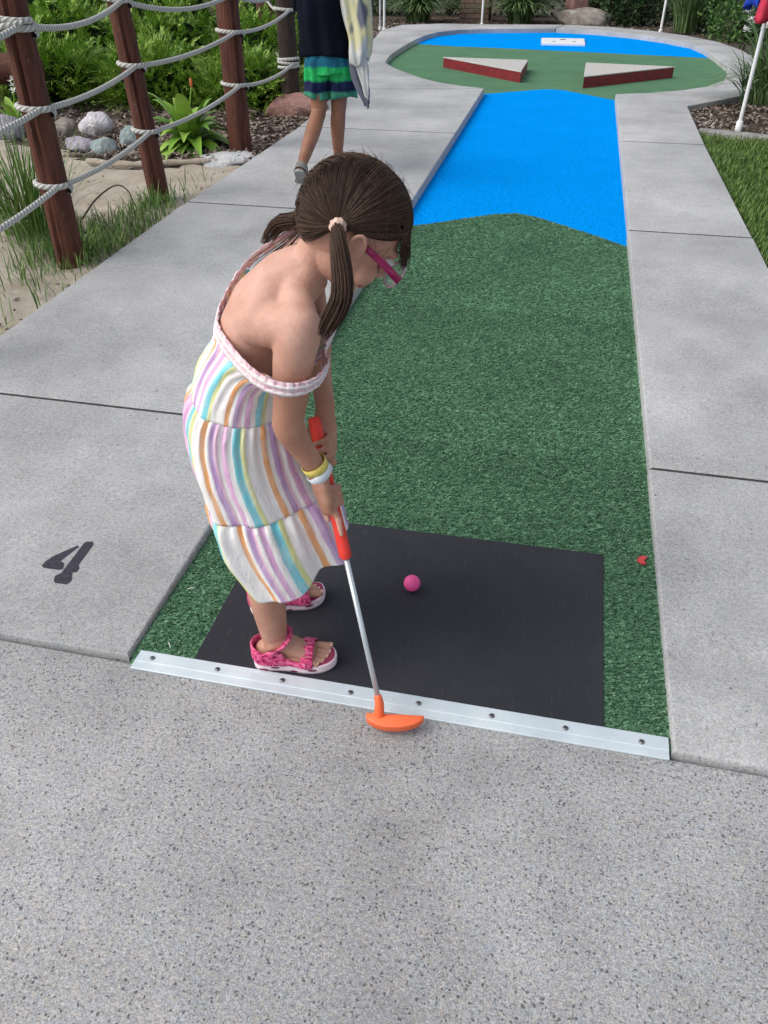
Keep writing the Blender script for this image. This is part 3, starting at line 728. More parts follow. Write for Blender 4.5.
def hosta(c, n, s, label, buds):
    root = empty('broad_leaf_plant', c, label, 'plant', 'broad leaf plants in the bed'); mb = MB()
    for k in range(n):
        a = k * 2.4 + rnd.random() * .5; f = (k + .5) / n; ln = s * rnd.uniform(.75, 1.1); up_ = 1.25 - .95 * f
        d = unit(V(math.cos(a), math.sin(a), 0)); q = V(-d[1], d[0], 0); rows = []
        for j in range(8):
            t = j / 7; r_ = ln * (.9 - .35 * up_) * t ** 1.15; z = ln * (up_ * t - (.75 - .2 * up_) * t * t)
            wd = ln * .092 * math.sin(math.pi * min(1, (t * .93 + .07)) ** .85) * (1 if t > 0 else .3) + .004
            m = V(c) + d * r_ + V(0, 0, z); cup = wd * .35
            rows.append([m - q * wd + V(0, 0, cup), m, m + q * wd + V(0, 0, cup)])
        o = mb.add(np.concatenate(rows), [])
        for j in range(7):
            for i in range(2): mb.f.append((o + 3 * j + i, o + 3 * j + i + 1, o + 3 * j + 4 + i, o + 3 * j + 3 + i)); mb.m.append(0)
    build('leaves', mb, M['hosta'], root)
    for (dx, dy, h, mat) in buds:
        b = V(c); t = b + V(dx, dy, h); mb = MB(); mb.tube(spline([b, b + V(dx * .4, dy * .4, h * .6), t], 7), [.005] * 6 + [.003], 6); st = build('flower_stem', mb, M['hosta'], root)
        if mat == 'orangebud':
            mb = MB(); mb.ell(t + V(0, 0, .02), (V(.012, 0, 0), V(0, .012, 0), V(0, 0, .035)), 8, 8); build('bud', mb, M[mat], st)
        else:
            for k in range(3): flower(st, t + V(rnd.uniform(-.03, .03), rnd.uniform(-.03, .03), -.04 * k), .04, M[mat])
hosta((-2.98, 6.22, .03), 48, .60, 'bright green broad leaf plant with an orange bud between second and third fence posts', [(.06, .02, .44, 'orangebud')])
hosta((-4.75, 6.55, .03), 18, .42, 'bright green broad leaf plant with white flowers behind the nearest fence post', [(.10, -.03, .40, 'petal')])

def juniper(c, rx, ry, h, n, label):
    root = empty('juniper_shrub', (c[0], c[1], .02), label, 'shrub', 'junipers in the left bed')
    c = V(c[0], c[1], 0.0)
    mb = MB()
    v = rand_unit(n * 2); v = v[v[:, 2] > -.12][:n]; n = len(v)
    lump = 1 + .16 * np.sin(5 * v[:, 0] + c[0] * 3) * np.sin(6 * v[:, 1] + c[1]) + .10 * np.sin(11 * v[:, 2] + 7 * v[:, 0])
    rad = (rng.uniform(.62, 1.0, n) ** .6 * lump)[:, None]
    p = c + v * np.array([rx, ry, h]) * rad * .88; p[:, 2] = np.maximum(p[:, 2], .04)
    out = nrm(v * np.array([1 / rx, 1 / ry, 1 / h * .55]) * .5 + np.array([.35, -.12, .42]) + rng.normal(0, .38, (n, 3)))
    L = rng.uniform(.13, .34, n)[:, None] * (.8 + .35 * min(1, rx))
    side = nrm(np.cross(out, [0, 0, 1.]) + .25 * rng.normal(size=(n, 3))); nor = nrm(np.cross(side, out))
    K = 23
    for k in range(K):
        t = (k + .5) / K
        q = p + out * L * t - np.array([0, 0, 1.]) * L * (.28 * t * t)
        s = (1 if k % 2 else -1)
        d = nrm(out * (.75 + .5 * t) + side * s * (.75 - .45 * t) + nor * rng.normal(0, .22, (n, 1)) - np.array([0, 0, .25]) * t)
        ln = L * (.34 - .18 * t) * rng.uniform(.7, 1.2, (n, 1)); w = nrm(np.cross(d, nor)) * (.0034 + .0015 * rng.random((n, 1))) * (1.1 if c[1] < 9 else 1.5)
        mb.quads(np.stack([q, q + d * ln * .45 + w, q + d * ln, q + d * ln * .45 - w], 1))
    build('foliage', mb, M['juniper'], root, smooth=False)
    mb = MB()
    for k in range(14):
        d = rand_unit(1)[0]; d[2] = abs(d[2]); e = c + d * np.array([rx, ry, h]) * .8
        mb.tube(spline([c + V(0, 0, .02), c + d * np.array([rx, ry, h]) * .4 + V(0, 0, .08), e], 6), [.022, .02, .016, .012, .008, .004], 6)
    build('branch', mb, M['juniperwood'], root)
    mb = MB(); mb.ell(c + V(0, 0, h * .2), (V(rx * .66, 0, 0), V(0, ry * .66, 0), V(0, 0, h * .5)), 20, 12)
    vv = mb.v[0]; vv += .06 * np.sin(vv[:, [1, 2, 0]] * 17); build('shade_core', mb, M['juniper_in'], root)
t = NT('juniper_shade_core'); c_ = t.coord(); t.set(t.mix((.004, .010, .003), (.014, .03, .008), t.noise(c_, 40, 5)), .95, spec=.05); t.bump(t.noise(c_, 60, 4), .05); M['juniper_in'] = t.m  # solid foliage core; shade of the gaps between sprays put into its near-black colour
JN = [((-3.28, 8.35), .62, .55, .50, 620, 'low juniper at the bed front between third and fourth fence posts'),
      ((-4.25, 8.35), .72, .62, .56, 700, 'low juniper at the bed front straight behind the second fence post'),
      ((-5.45, 8.30), .80, .66, .58, 700, 'low juniper at the bed front behind the white boulder'),
      ((-6.75, 8.6), .85, .70, .66, 560, 'low juniper at the bed front farthest left'),
      ((-3.75, 9.95), .72, .75, .78, 620, 'middle row juniper beside the dark fourth fence post'),
      ((-4.95, 10.1), .85, .8, .84, 660, 'middle row juniper seen between the second and third fence posts'),
      ((-6.3, 10.2), .9, .8, .88, 620, 'middle row juniper seen between the two nearest fence posts'),
      ((-7.8, 10.6), .95, .8, .92, 480, 'middle row juniper farthest left'),
      ((-4.5, 12.6), .9, .9, 1.05, 520, 'back row juniper nearest the path'),
      ((-6.2, 12.8), 1.1, .9, 1.15, 560, 'back row juniper in the middle of its row'),
      ((-8.2, 13.2), 1.2, 1.0, 1.2, 520, 'back row juniper farthest left')]
for j in JN: juniper(*j)

def shrub(c, r, n, leaf, mat, label, name='leafy_shrub', group='shrubs beyond the green'):
    root = empty(name, (c[0], c[1], .02), label, 'shrub', group); c = V(c[0], c[1], 0); r = V(r)
    cl = rand_unit(26); cl[:, 2] = np.abs(cl[:, 2]) * 1.0
    cen = c + V(0, 0, r[2] * .15) + cl * r * rng.uniform(.35, .85, (26, 1))
    k = rng.integers(0, 26, n); p = cen[k] + rand_unit(n) * (r.mean() * .36) * rng.uniform(.3, 1, (n, 1)) ** .5
    p[:, 2] = np.maximum(p[:, 2], .03)
    d = nrm(rand_unit(n) + .6 * nrm(p - cen[k]) + np.array([0, -.15, .35])); w = nrm(np.cross(d, rand_unit(n)))
    ln = leaf * rng.uniform(.6, 1.3, (n, 1))
    mb = MB(); mb.quads(np.stack([p, p + d * ln * .5 + w * ln * .28, p + d * ln, p + d * ln * .5 - w * ln * .28], 1)); build('foliage', mb, mat, root, smooth=False)
    mb = MB()
    for q in cen[:14]: mb.tube(spline([c, c * .5 + q * .5 + V(.05, 0, .1), q], 6), [.03, .026, .02, .014, .01, .005], 6)
    build('branch', mb, M['juniperwood'], root)
shrub((.75, 19.5), (.75, .5, 1.0), 3000, .085, M['darkleaf'], 'dark round leaved shrub between the grey boulder and the thin white pole')
shrub((2.72, 16.7), (.85, .8, 1.2), 3400, .075, M['midleaf'], 'mid green bushy shrub right of the thin white pole')
shrub((2.25, 18.5), (.75, .55, 1.05), 2600, .08, M['darkleaf'], 'dark shrub filling in behind the tall upright strap leaf clump')
shrub((3.05, 14.7), (.75, .8, 1.1), 2600, .075, M['darkleaf'], 'dark shrub at the far right behind the white flowers')
shrub((2.98, 12.5), (.65, .8, .95), 2200, .07, M['midleaf'], 'mid green shrub standing behind the striped cloth flag')
for i, (x, y, m_, lb) in enumerate([(-6.4, 20.6, 'midleaf', 'back hedge shrub far left behind the junipers'), (-4.9, 21.4, 'darkleaf', 'back hedge shrub behind the pair of white poles'), (-3.3, 21.6, 'darkleaf', 'back hedge shrub just left of the brown block pillar'),
                                    (-1.5, 21.6, 'darkleaf', 'back hedge shrub right of the brown block pillar'), (.2, 21.6, 'darkleaf', 'back hedge shrub behind the grey boulder'), (2.0, 21.0, 'darkleaf', 'back hedge shrub behind the upright strap grass'), (3.9, 19.6, 'midleaf', 'back hedge shrub in the far right corner')]):
    shrub((x, y), (1.05, .6, 1.35), 2300, .10, M[m_], lb)
clump('strap_leaf_clump', (-3.62, 19.45, .02), 480, 1.05, 1.25, .020, M['strap'], 'arching strap leaf clump left of the brown block pillar', 'plant', 'strap leaf clumps', .25, .75)
clump('strap_leaf_clump', (-1.45, 19.6, .02), 480, 1.05, 1.25, .020, M['strap'], 'arching strap leaf clump between the pillar and the grey boulder', 'plant', 'strap leaf clumps', .25, .75)
clump('strap_leaf_clump', (1.75, 18.0, .02), 200, 1.25, .55, .015, M['strap'], 'tall upright strap leaf clump right of the thin white pole', 'plant', 'strap leaf clumps', .20, .4)
r_ = clump('strap_leaf_clump', (1.88, 9.42, .02), 340, .82, .78, .011, M['strap'], 'large strap leaf clump with white flowers behind the flag pole', 'plant', 'strap leaf clumps', .28, .75)
for tx, ty, h in ((1.49, 9.5, .80), (1.545, 9.48, .74), (1.505, 9.5, .645), (1.70, 9.45, .72)):
    mb = MB(); b = V(1.82, 9.42, .03); t_ = V(tx, ty, h); mb.tube(spline([b, (b + t_) / 2 + V(-.02, 0, .14), t_], 7), .006, 6); s_ = build('flower_stem', mb, M['strap'], r_)
    for k in range(3): flower(s_, t_ + V(rnd.uniform(-.03, .03), rnd.uniform(-.04, .02), rnd.uniform(-.03, .03)), .048, M['petal'])

def boulder(name, c, r, mat, label, cat='rock', group='stones at the sand edge', seed=1, sub=4):
    bm = bmesh.new(); bmesh.ops.create_icosphere(bm, subdivisions=sub, radius=1); q = np.random.default_rng(seed); ph = q.uniform(0, 6, 12)
    for v in bm.verts:
        x, y, z = v.co; d = 1 + .10 * math.sin(2.3 * x + ph[0]) * math.sin(2.1 * y + ph[1]) + .08 * math.sin(3.1 * z + 2.7 * x + ph[2]) + .04 * math.sin(7 * x + 5 * y + ph[3]) + .025 * math.sin(13 * y + 9 * z + ph[4])
        f = [x * d, y * d, z * d]
        for a in range(3):      # flattened faces
            n_ = unit([math.cos(ph[5 + a]), math.sin(ph[5 + a]), .4 - .3 * a]); k_ = f[0] * n_[0] + f[1] * n_[1] + f[2] * n_[2]
            if k_ > .78: f = [f[i] - n_[i] * (k_ - .78) * .8 for i in range(3)]
        v.co = (f[0] * r[0], f[1] * r[1], f[2] * r[2])
    me = bpy.data.meshes.new(name); bm.to_mesh(me); bm.free(); me.materials.append(mat); me.polygons.foreach_set('use_smooth', [True] * len(me.polygons))
    o = bpy.data.objects.new(name, me); COL.objects.link(o); o.location = c
    return tag(o, label, cat, group)
boulder('boulder', (-4.03, 6.62, .09), (.145, .12, .095), M['rockwhite'], 'pale lilac white rounded boulder between the two nearest fence posts', seed=3)
boulder('boulder', (-4.33, 6.62, .06), (.11, .10, .075), M['rocktan'], 'tan grey boulder just left of the pale white boulder', seed=5)
boulder('boulder', (-4.72, 6.34, .07), (.17, .13, .11), M['rockpurple'], 'bluish grey boulder left of the nearest fence post', seed=7)
boulder('boulder', (-5.05, 6.6, .07), (.14, .12, .10), M['rockwhite'], 'pale boulder at the left edge of the photo', seed=8)
boulder('boulder', (-4.72, 6.85, .07), (.12, .11, .09), M['rockgrey'], 'grey stone beneath the white flowering broad leaf plant', seed=9)
boulder('boulder', (-3.60, 5.98, .05), (.12, .09, .075), M['rockteal'], 'green grey rounded stone at the sand edge', seed=11)
boulder('boulder', (-3.84, 6.03, .05), (.13, .09, .065), M['rockpurple'], 'flat lilac grey stone left of the green grey stone', seed=12)
boulder('boulder', (-3.52, 6.30, .06), (.13, .10, .085), M['rockteal'], 'green grey stone behind the second fence post', seed=13)
boulder('boulder', (-2.68, 7.95, .07), (.30, .20, .13), M['rockred'], 'reddish rock at the foot of the dark fence post', seed=14)
boulder('boulder', (-.16, 19.35, .12), (.62, .40, .20), M['rocktan'], 'big tan grey boulder beyond the far end of the course', group='far boulders', seed=15)
boulder('boulder', (-.30, 19.85, .42), (.24, .20, .42), M['rockred'], 'dark reddish upright rock behind the big tan boulder', group='far boulders', seed=16)
boulder('concrete_footing', (-2.56, 5.92, .02), (.21, .24, .055), M['cement'], 'pale lump of cement at the foot of the third fence post', 'footing', None, seed=17)
# old edging line in the sand and a fallen twig and log
mb = MB(); P = spline([(-3.5, 5.55, .045), (-3.15, 5.50, .05), (-2.9, 5.60, .05), (-2.62, 5.72, .05)], 14); mb.tube(P, [.022 + .005 * math.sin(i * 2.2) for i in range(14)], 8, dome=True)
tag(build('sand_edging', mb, M['sand'], loc=(-3.0, 5.57, .04)), 'thin pale edging between the sand and the planted bed', 'edging')
mb = MB(); mb.tube(spline([(-2.78, 4.22, .03), (-2.75, 4.36, .11), (-2.66, 4.46, .17), (-2.58, 4.46, .13), (-2.55, 4.42, .04)], 16), [.006 - .0002 * i for i in range(16)], 7)
tag(build('fallen_twig', mb, M['juniperwood'], loc=(-2.66, 4.42, .03)), 'thin dark twig arching over the sand by second post', 'twig')
mb = MB(); mb.tube([(-6.4, 7.28, .40), (-5.7, 7.36, .40), (-5.02, 7.44, .40)], [.13, .135, .13], 20); mb.tube([(-6.1, 7.32, 0), (-6.1, 7.32, .31)], .07, 12); mb.tube([(-5.2, 7.42, 0), (-5.2, 7.42, .31)], .07, 12)
tag(build('timber_rail', mb, M['post'], loc=(-5.7, 7.36, 0), auto=50), 'dark horizontal timber log behind the nearest fence post', 'log')

# rope fence
fence = empty('rope_fence', (-2.5, 5.0, 0), 'red brown timber post fence strung with three white ropes', 'fence')
POSTS = [((-2.36, 2.25), (-2.36, 2.25), .062, 'post', 1.30), ((-2.425, 3.50), (-2.415, 3.50), .066, 'post', 1.34), ((-2.51, 4.70), (-2.60, 4.72), .061, 'post', 1.30), ((-2.56, 6.22), (-2.56, 6.24), .083, 'post', 1.30), ((-2.735, 8.05), (-2.76, 8.07), .085, 'darkpost', 1.30), ((-4.02, 11.0), (-4.02, 11.0), .10, 'post', 1.30)]
def pax(i, z):
    (a, b, r, m, h) = POSTS[i]; t = z / h
    return V(a[0] + (b[0] - a[0]) * t, a[1] + (b[1] - a[1]) * t, z)
for i, (a, b, r, m, h) in enumerate(POSTS):
    mb = MB(); rings = []; q = np.random.default_rng(40 + i); ph = q.uniform(0, 6, 6); N = 28
    crack = 4.5 + .35 * i          # drying crack down the face
    for z in np.linspace(-.12, h, 26):
        c = pax(i, z); an = np.arange(N) * 2 * math.pi / N
        rr = r * (1.06 - .10 * z / h + .02 * np.sin(3 * an + ph[0] + z) + .015 * np.sin(5 * an + ph[1]) + .012 * math.sin(9 * z + ph[2]))
        dd = np.abs((an - crack - .12 * math.sin(2.5 * z + ph[3]) + math.pi) % (2 * math.pi) - math.pi)
        if i in (1, 2, 3): rr = rr - r * .30 * np.clip(1 - dd / .16, 0, 1) * (1 if z < h * .98 else .3)
        rings.append(c + np.stack([rr * np.cos(an), rr * np.sin(an), 0 * an], 1))
    c = pax(i, h); rings.append(c + (rings[-1] - c) * np.array([.86, .86, 1]) + V(0, 0, .02))
    mb.loft(rings); build('post', mb, M[m], fence, auto=50)
def rope(pts, r=.0135, n=60, name='rope'):
    P = spline(pts, n); mb = MB(); k = 10
    mb.tube(P, r, k, caps=False)
    s = np.concatenate([[0], np.cumsum(np.linalg.norm(np.diff(np.array(P), axis=0), axis=1))])
    vv = mb.v[0]; uv = np.zeros((len(vv), 2))
    uv[:, 0] = np.repeat(s * .628 / .026, k); uv[:, 1] = np.tile(np.arange(k) / k * .628 * 3, len(P))
    return build(name, mb, M['rope'], fence, uv=uv)
def ring_knot(i, z, turns=1, r=.0135, tilt=0):
    c = pax(i, z); R_ = POSTS[i][2] * (1.02 - .06 * z) + r * .8
    pts = [c + V(R_ * math.cos(a), R_ * math.sin(a), (a - math.pi * turns) / (2 * math.pi) * 2 * r * 1.05 + tilt * math.cos(a)) for a in np.linspace(0, 2 * math.pi * turns, 14 * turns)]
    rope(pts, r, 24 * turns + 1, 'rope_loop')
RZ = [[1.03, 1.06, 1.09, 1.06, 1.06, 1.06], [.70, .735, .775, .83, .865, .87], [.35, .405, .43, .49, .44, .45]]
for lev in range(3):
    for i in range(5):
        z0, z1 = RZ[lev][i], RZ[lev][i + 1]; a, b = pax(i, z0), pax(i + 1, z1)
        side = V(POSTS[i][2] * .75, -POSTS[i][2] * .6, 0); side2 = V(POSTS[i + 1][2] * .75, -POSTS[i + 1][2] * .6, 0)
        if i == 4: side2 = side = V(0, 0, 0)
        a, b = a + side, b + side2; L = np.linalg.norm(b - a); sag = (.055, .030, .030)[lev] * L / 1.3
        pts = [a * (1 - t) + b * t - V(0, 0, 4 * sag * t * (1 - t)) for t in np.linspace(0, 1, 9)]
        rope(pts)
        if i > 0: ring_knot(i, z0, 2 if (lev == 0 and i == 1) else 1, .0135, -.012)
    ring_knot(5, RZ[lev][5])
# lashing on the nearest post
c = pax(1, 1.06); rope([c + V(.075, -.06, .012), c + V(.0, -.098, .0), c + V(-.07, -.06, -.012), c + V(-.085, .0, -.02)], .0125, 20, 'rope_loop'); rope([c + V(-.05, -.088, -.07), c + V(-.055, -.10, -.02), c + V(-.045, -.098, .04), c + V(-.07, -.06, .05)], .0125, 20, 'rope_loop')
ring_knot(4, .47, 1); ring_knot(4, .405, 1)

# flag poles, pillar
def flag_pole(x, y, r, h, label, base_h=.06, tone='whitepaint'):
    root = empty('flag_pole', (x, y, .02), label, 'pole', 'thin white poles'); mb = MB(); mb.tube([(x, y, 0), (x + .004, y, h * .5), (x, y, h)], r, 14); build('pole', mb, M[tone], root, auto=50)
    mb = MB(); mb.tube([(x, y, .0), (x, y, base_h), (x, y, base_h + .008)], [r * 1.7, r * 1.7, r * 1.2], 14); build('pole_socket', mb, M['whitepaint'], root, auto=50)
    mb = MB(); mb.ell((x, y, h), (V(r * 1.8, 0, 0), V(0, r * 1.8, 0), V(0, 0, r * 1.8)), 12, 8); build('finial', mb, M['whitepaint'], root)
    return root
flag_pole(1.405, 8.06, .0165, 1.55, 'white flag pole in the right mulch bed with red and blue cloth on it', .085)
flag_pole(1.33, 18.0, .024, 2.0, 'thin white pole behind the right side of the blue turf')
flag_pole(-2.16, 18.72, .022, 2.0, 'thin white pole in front of the brown block pillar')
flag_pole(-3.86, 17.15, .022, 2.0, 'thin white pole at the left end of the far walkway')
flag_pole(-4.02, 17.5, .020, 2.0, 'thin grey pole just left of and behind another white pole', .06, 'cement')
def cloth(root, name, mat, cx, cy, z0, z1, r0, r1, a0, a1, seed):
    mb = MB(); N, K = 40, 16; q = np.random.default_rng(seed).uniform(0, 6, 4); rows = []; inn = []
    for k in range(K + 1):
        t = k / K; r = r0 + (r1 - r0) * t ** .8; row = []; row2 = []
        for i in range(N + 1):
            a = a0 + (a1 - a0) * i / N; f = 1 + (.22 * math.sin(5 * a + q[0]) + .12 * math.sin(9 * a + q[1])) * t
            z = z0 + (z1 - z0) * t + .025 * t * math.sin(3 * a + q[2])
            p = V(cx + r * f * math.cos(a), cy + r * f * math.sin(a), z); row.append(p); row2.append(p * V(1, 1, 1) - V(math.cos(a), math.sin(a), 0) * .003)
        rows.append(row); inn.append(row2)
    rings = [r_ + i_[::-1] for r_, i_ in zip(rows, inn)]; mb.loft(rings)
    build(name, mb, mat, root)
fl = empty('cloth_flag', (1.405, 8.06, .9), 'red and blue cloth flag hanging furled from the nearest white pole', 'flag')
cloth(fl, 'red_fold', M['flagred'], 1.43, 8.055, 1.45, .850, .02, .145, -2.6, 1.6, 3)
cloth(fl, 'blue_fold', M['flagblue'], 1.36, 8.13, 1.45, .925, .02, .105, .9, 4.3, 5)
mb = MB(); mb.prism([(-2.75, 19.6), (-2.13, 19.6), (-2.13, 20.2), (-2.75, 20.2)], -.05, 1.7); mb.prism([(-2.80, 19.55), (-2.08, 19.55), (-2.08, 20.25), (-2.80, 20.25)], 1.7, 1.8)
tag(build('block_pillar', mb, M['brick'], loc=(-2.44, 19.9, 0), smooth=False), 'square brown block pillar between the two far strap leaf clumps', 'pillar')
# ------------------------------------------------------------------ the girl
def frame(fd, ud):
    d = unit(fd); u = unit(V(ud) - d * (d @ V(ud))); return d, u, np.cross(d, u)
GH = V(-.338, 1.262, .963)
gd, gu, gr = frame((.60, .38, -.70), (.65, .27, .71))
def GL(a, b, c): return GH + gd * a + gr * b + gu * c
girl = empty('person', (-.53, 1.24, .006), 'child in a striped off-shoulder dress and pink sandals bending over a putter', 'person')
Bd = MB()
def head(mb, Lf, d, u, r, s=1.0):
    E = lambda c, a: mb.ell(Lf(*c), (d * a[0] * s, r * a[1] * s, u * a[2] * s), 26, 18)
    E((-.004 * s, 0, .010 * s), (.086, .071, .082)); E((.020 * s, 0, -.035 * s), (.060, .057, .060)); E((.046 * s, 0, -.068 * s), (.034, .034, .028))
    E((.070 * s, 0, -.083 * s), (.016, .017, .014))
    for q in (-1, 1): E((.052 * s, q * .032 * s, -.040 * s), (.027, .026, .026)); E((.068 * s, q * .022 * s, .014 * s), (.018, .028, .011))
    mb.tube([Lf(.078 * s, 0, .004 * s), Lf(.091 * s, 0, -.018 * s), Lf(.097 * s, 0, -.030 * s)], [.006 * s, .008 * s, .009 * s], 12, dome=True)
    for q in (-1, 1):
        E((.088 * s, q * .009 * s, -.033 * s), (.007, .006, .006))
        # ear: shell with rim
        c = Lf(-.004 * s, q * .077 * s, -.018 * s); mb.ell(c, (unit(d * .95 + r * q * .35) * .0145 * s, unit(r * q - d * .35) * .006 * s, (u - d * .15) * .024 * s), 16, 12)
        pts = [c + d * .014 * s * math.cos(a) * (1 if math.sin(a) > -.2 else .8) + u * .025 * s * math.sin(a) - d * .004 * s * math.sin(a) + r * q * (.005 + .003 * math.sin(a)) * s for a in np.linspace(-.4, 4.4, 12)]
        mb.tube(pts, .0038 * s, 8, dome=True)
head(Bd, GL, gd, gu, gr)
# torso, neck
C_ = lambda x, z, y=1.258: V(x, y, z)
Bd.tube([C_(-.565, .455), C_(-.570, .52), C_(-.566, .59), C_(-.554, .66), C_(-.527, .748), C_(-.490, .815), C_(-.450, .862), C_(-.408, .890)],
        [(.088, .070), (.100, .086), (.088, .076), (.084, .068), (.096, .070), (.104, .068), (.088, .056), (.046, .042)], 28, ref=V(0, 1, 0))
nk = GL(-.026, 0, -.030)
Bd.tube([V(-.460, 1.258, .850), V(-.415, 1.258, .888), nk * .6 + V(-.402, 1.257, .895) * .4, nk], [(.056, .046), (.040, .037), (.036, .035), (.034, .034)], 20, ref=V(0, 1, 0), dome=True)
Bd.ell((-.478, 1.258, .828), (V(0, .122, 0), unit(V(.62, 0, .78)) * .078, unit(V(-.78, 0, .62)) * .060), 30, 20)
SR, ER, WR = V(-.400, 1.145, .826), V(-.434, 1.143, .642), V(-.391, 1.172, .530)
SL, EL, WL = V(-.462, 1.368, .862), V(-.452, 1.392, .690), V(-.408, 1.288, .604)
for S, E_, W_, o in ((SR, ER, WR, -1), (SL, EL, WL, 1)):
    Bd.ell(S + V(-.006, -o * .004, .002), (V(.041, 0, 0), V(0, .037, 0), V(0, 0, .040)))
    Bd.tube(spline([C_(-.415, .884) + V(0, o * .018, 0), (S + C_(-.43, .876)) / 2 + V(-.008, 0, .006), S + V(0, 0, .004)], 6), [.030, .030, .031, .032, .033, .034], 16)          # trapezius
    Bd.tube(spline([V(-.505, 1.258 + o * .035, .80), V(-.482, 1.258 + o * .075, .815), S], 5), [.045, .048, .046, .042, .036], 16)                   # shoulder blade
    Bd.tube(spline([S, S * .66 + E_ * .34 + V(-.003, 0, 0), S * .3 + E_ * .7, E_], 10), [.0385, .0380, .037, .036, .0345, .033, .0315, .030, .0295, .029], 20, dome=True)
    Bd.tube(spline([E_, E_ * .7 + W_ * .3 + V(-.002, -.003 * (1 if o < 0 else -1), 0), W_], 9), [.0290, .0295, .0295, .028, .026, .0235, .0215, .020, .0195], 20, dome=True)
HR, KR, AR = V(-.566, 1.203, .500), V(-.510, 1.160, .285), V(-.511, 1.150, .088)
HL, KL, AL = V(-.574, 1.315, .500), V(-.555, 1.318, .285), V(-.588, 1.325, .088)
def leg(H_, K_, A_, fw_):
    Bd.tube(spline([H_, H_ * .5 + K_ * .5 + fw_ * .004, K_], 8), [.066, .064, .060, .056, .051, .047, .044, .042], 22)
    Bd.tube(spline([K_, K_ * .62 + A_ * .38 - fw_ * .008, A_ + V(0, 0, .03), A_], 10), [.041, .0405, .041, .0405, .038, .035, .032, .0295, .028, .0275], 22)
def foot_frame(heel, ang, z0):
    f = V(math.cos(R(ang)), math.sin(R(ang)), 0); l = V(-f[1], f[0], 0)
    return lambda a, b, c: V(heel[0], heel[1], z0) + f * a + l * b + V(0, 0, c), f, l
SZ = .0062 + .0205
FR = foot_frame((-.557, 1.136), 13, SZ); FL_ = foot_frame((-.626, 1.295), 31, SZ)
def foot(FF, med, A_, mb):
    P, f, l = FF; toes = []
    mb.ell(P(.030, 0, .024), (f * .027, l * .025, V(0, 0, .025)), 20, 14)
    mb.tube([A_, P(.050, 0, .055), P(.075, med * .002, .036), P(.105, med * .002, .022), P(.130, 0, .014)], [(.027, .027), (.028, .033), (.028, .026), (.032, .019), (.033, .013)], 22, ref=l)
    mb.tube([P(.028, 0, .016), P(.07, -med * .004, .013), P(.12, 0, .012)], [(.024, .016), (.026, .012), (.033, .012)], 18, ref=l)
    for k, (y, ln, r_) in enumerate(((.0215, .172, .0098), (.0045, .171, .0077), (-.0085, .166, .0072), (-.0205, .158, .0067), (-.0310, .147, .0062))):
        a, b, c = P(.115, med * y * .92, .012), P((.125 + ln) / 2, med * y, .0125), P(ln - .004, med * y * 1.02, r_ * .92)
        mb.tube([a, b, c], [r_ * .95, r_ * .92, r_], 12, dome=True); toes.append((c + f * r_ * .55 + V(0, 0, r_ * .78), f, l, r_))
    return toes
leg(HR, KR, AR, V(1, 0, 0)); leg(HL, KL, AL, V(.8, .5, 0))
TR = foot(FR, 1, AR, Bd); TL = foot(FL_, -1, AL, Bd)
# putter line (grip top B, head A)
PB, PA = V(-.4118, 1.235, .585), V(-.2350, 1.0260, .040)
g = unit(PA - PB)
def hand(mb, W_, t0, e1, e2, rg, order, rad=.0067):
    """fingers wrap the grip: e1 = side the back of the hand is on, e2 = side the knuckles turn round"""
    c0 = PB + (PA - PB) * t0
    K = [c0 + g * q for q in order]
    palm0 = W_; mid = (K[0] + K[-1]) / 2 + e1 * (rg + .012) - e2 * .004
    mb.tube([palm0, palm0 * .5 + mid * .5 + e1 * .003, mid, mid + unit(mid - palm0) * .020], [(.0175, .0195), (.026, .0165), (.031, .0145), (.026, .012)], 20, ref=g, dome=True)
    nails = []
    for i, k in enumerate(K):
        Rr = rg + rad * .92; pts = []
        for a, q in ((-25, 1.25), (15, 1.22), (52, 1.12), (90, 1.03), (128, 1.0), (165, 1.0), (200, 1.0)):
            pts.append(k + (e1 * math.cos(R(a)) + e2 * math.sin(R(a))) * Rr * q + g * (.004 * (a / 90)))
        rr = [rad * 1.12, rad * 1.16, rad * 1.02, rad * 1.06, rad * .94, rad * .92, rad * .82]
        mb.tube(spline(pts, 16), list(np.interp(np.linspace(0, 6, 16), range(7), rr)), 12, dome=True)
    return K
RG = .0115
e1 = unit(V(-.15, -1, .25) - g * (g @ V(-.15, -1, .25))); e2 = np.cross(e1, g); e2 = e2 if e2[0] > 0 else -e2
KRr = hand(Bd, WR, .235, e1, e2, RG, (-.028, -.012, .004))
# index finger reaching down along the grip, thumb over the top
i0 = PB + (PA - PB) * .26 + e1 * (RG + .008) + e2 * .010
Bd.tube(spline([i0 + g * -.004 - e2 * .004, i0 + g * .018 + e2 * .003, i0 + g * .038 + e2 * .001 - e1 * .003, i0 + g * .054 - e1 * .004], 9), [.0084, .0084, .0082, .0078, .0076, .0072, .0070, .0066, .0060], 12, dome=True)
tb = WR * .45 + (PB + (PA - PB) * .22) * .55
Bd.tube(spline([WR + g * .012 - e2 * .008, tb + e1 * .006 - e2 * .016, PB + (PA - PB) * .25 + e1 * .006 - e2 * (RG + .008), PB + (PA - PB) * .30 + e1 * .004 - e2 * (RG + .006)], 10), [.0125, .0125, .012, .0112, .0104, .0098, .0092, .0086, .008, .007], 12, dome=True)
f1 = unit(V(-.1, 1, .1) - g * (g @ V(-.1, 1, .1))); f2 = np.cross(f1, g); f2 = f2 if f2[0] > 0 else -f2
hand(Bd, WL, .085, f1, f2, RG, (-.032, -.016, 0.0, .016))
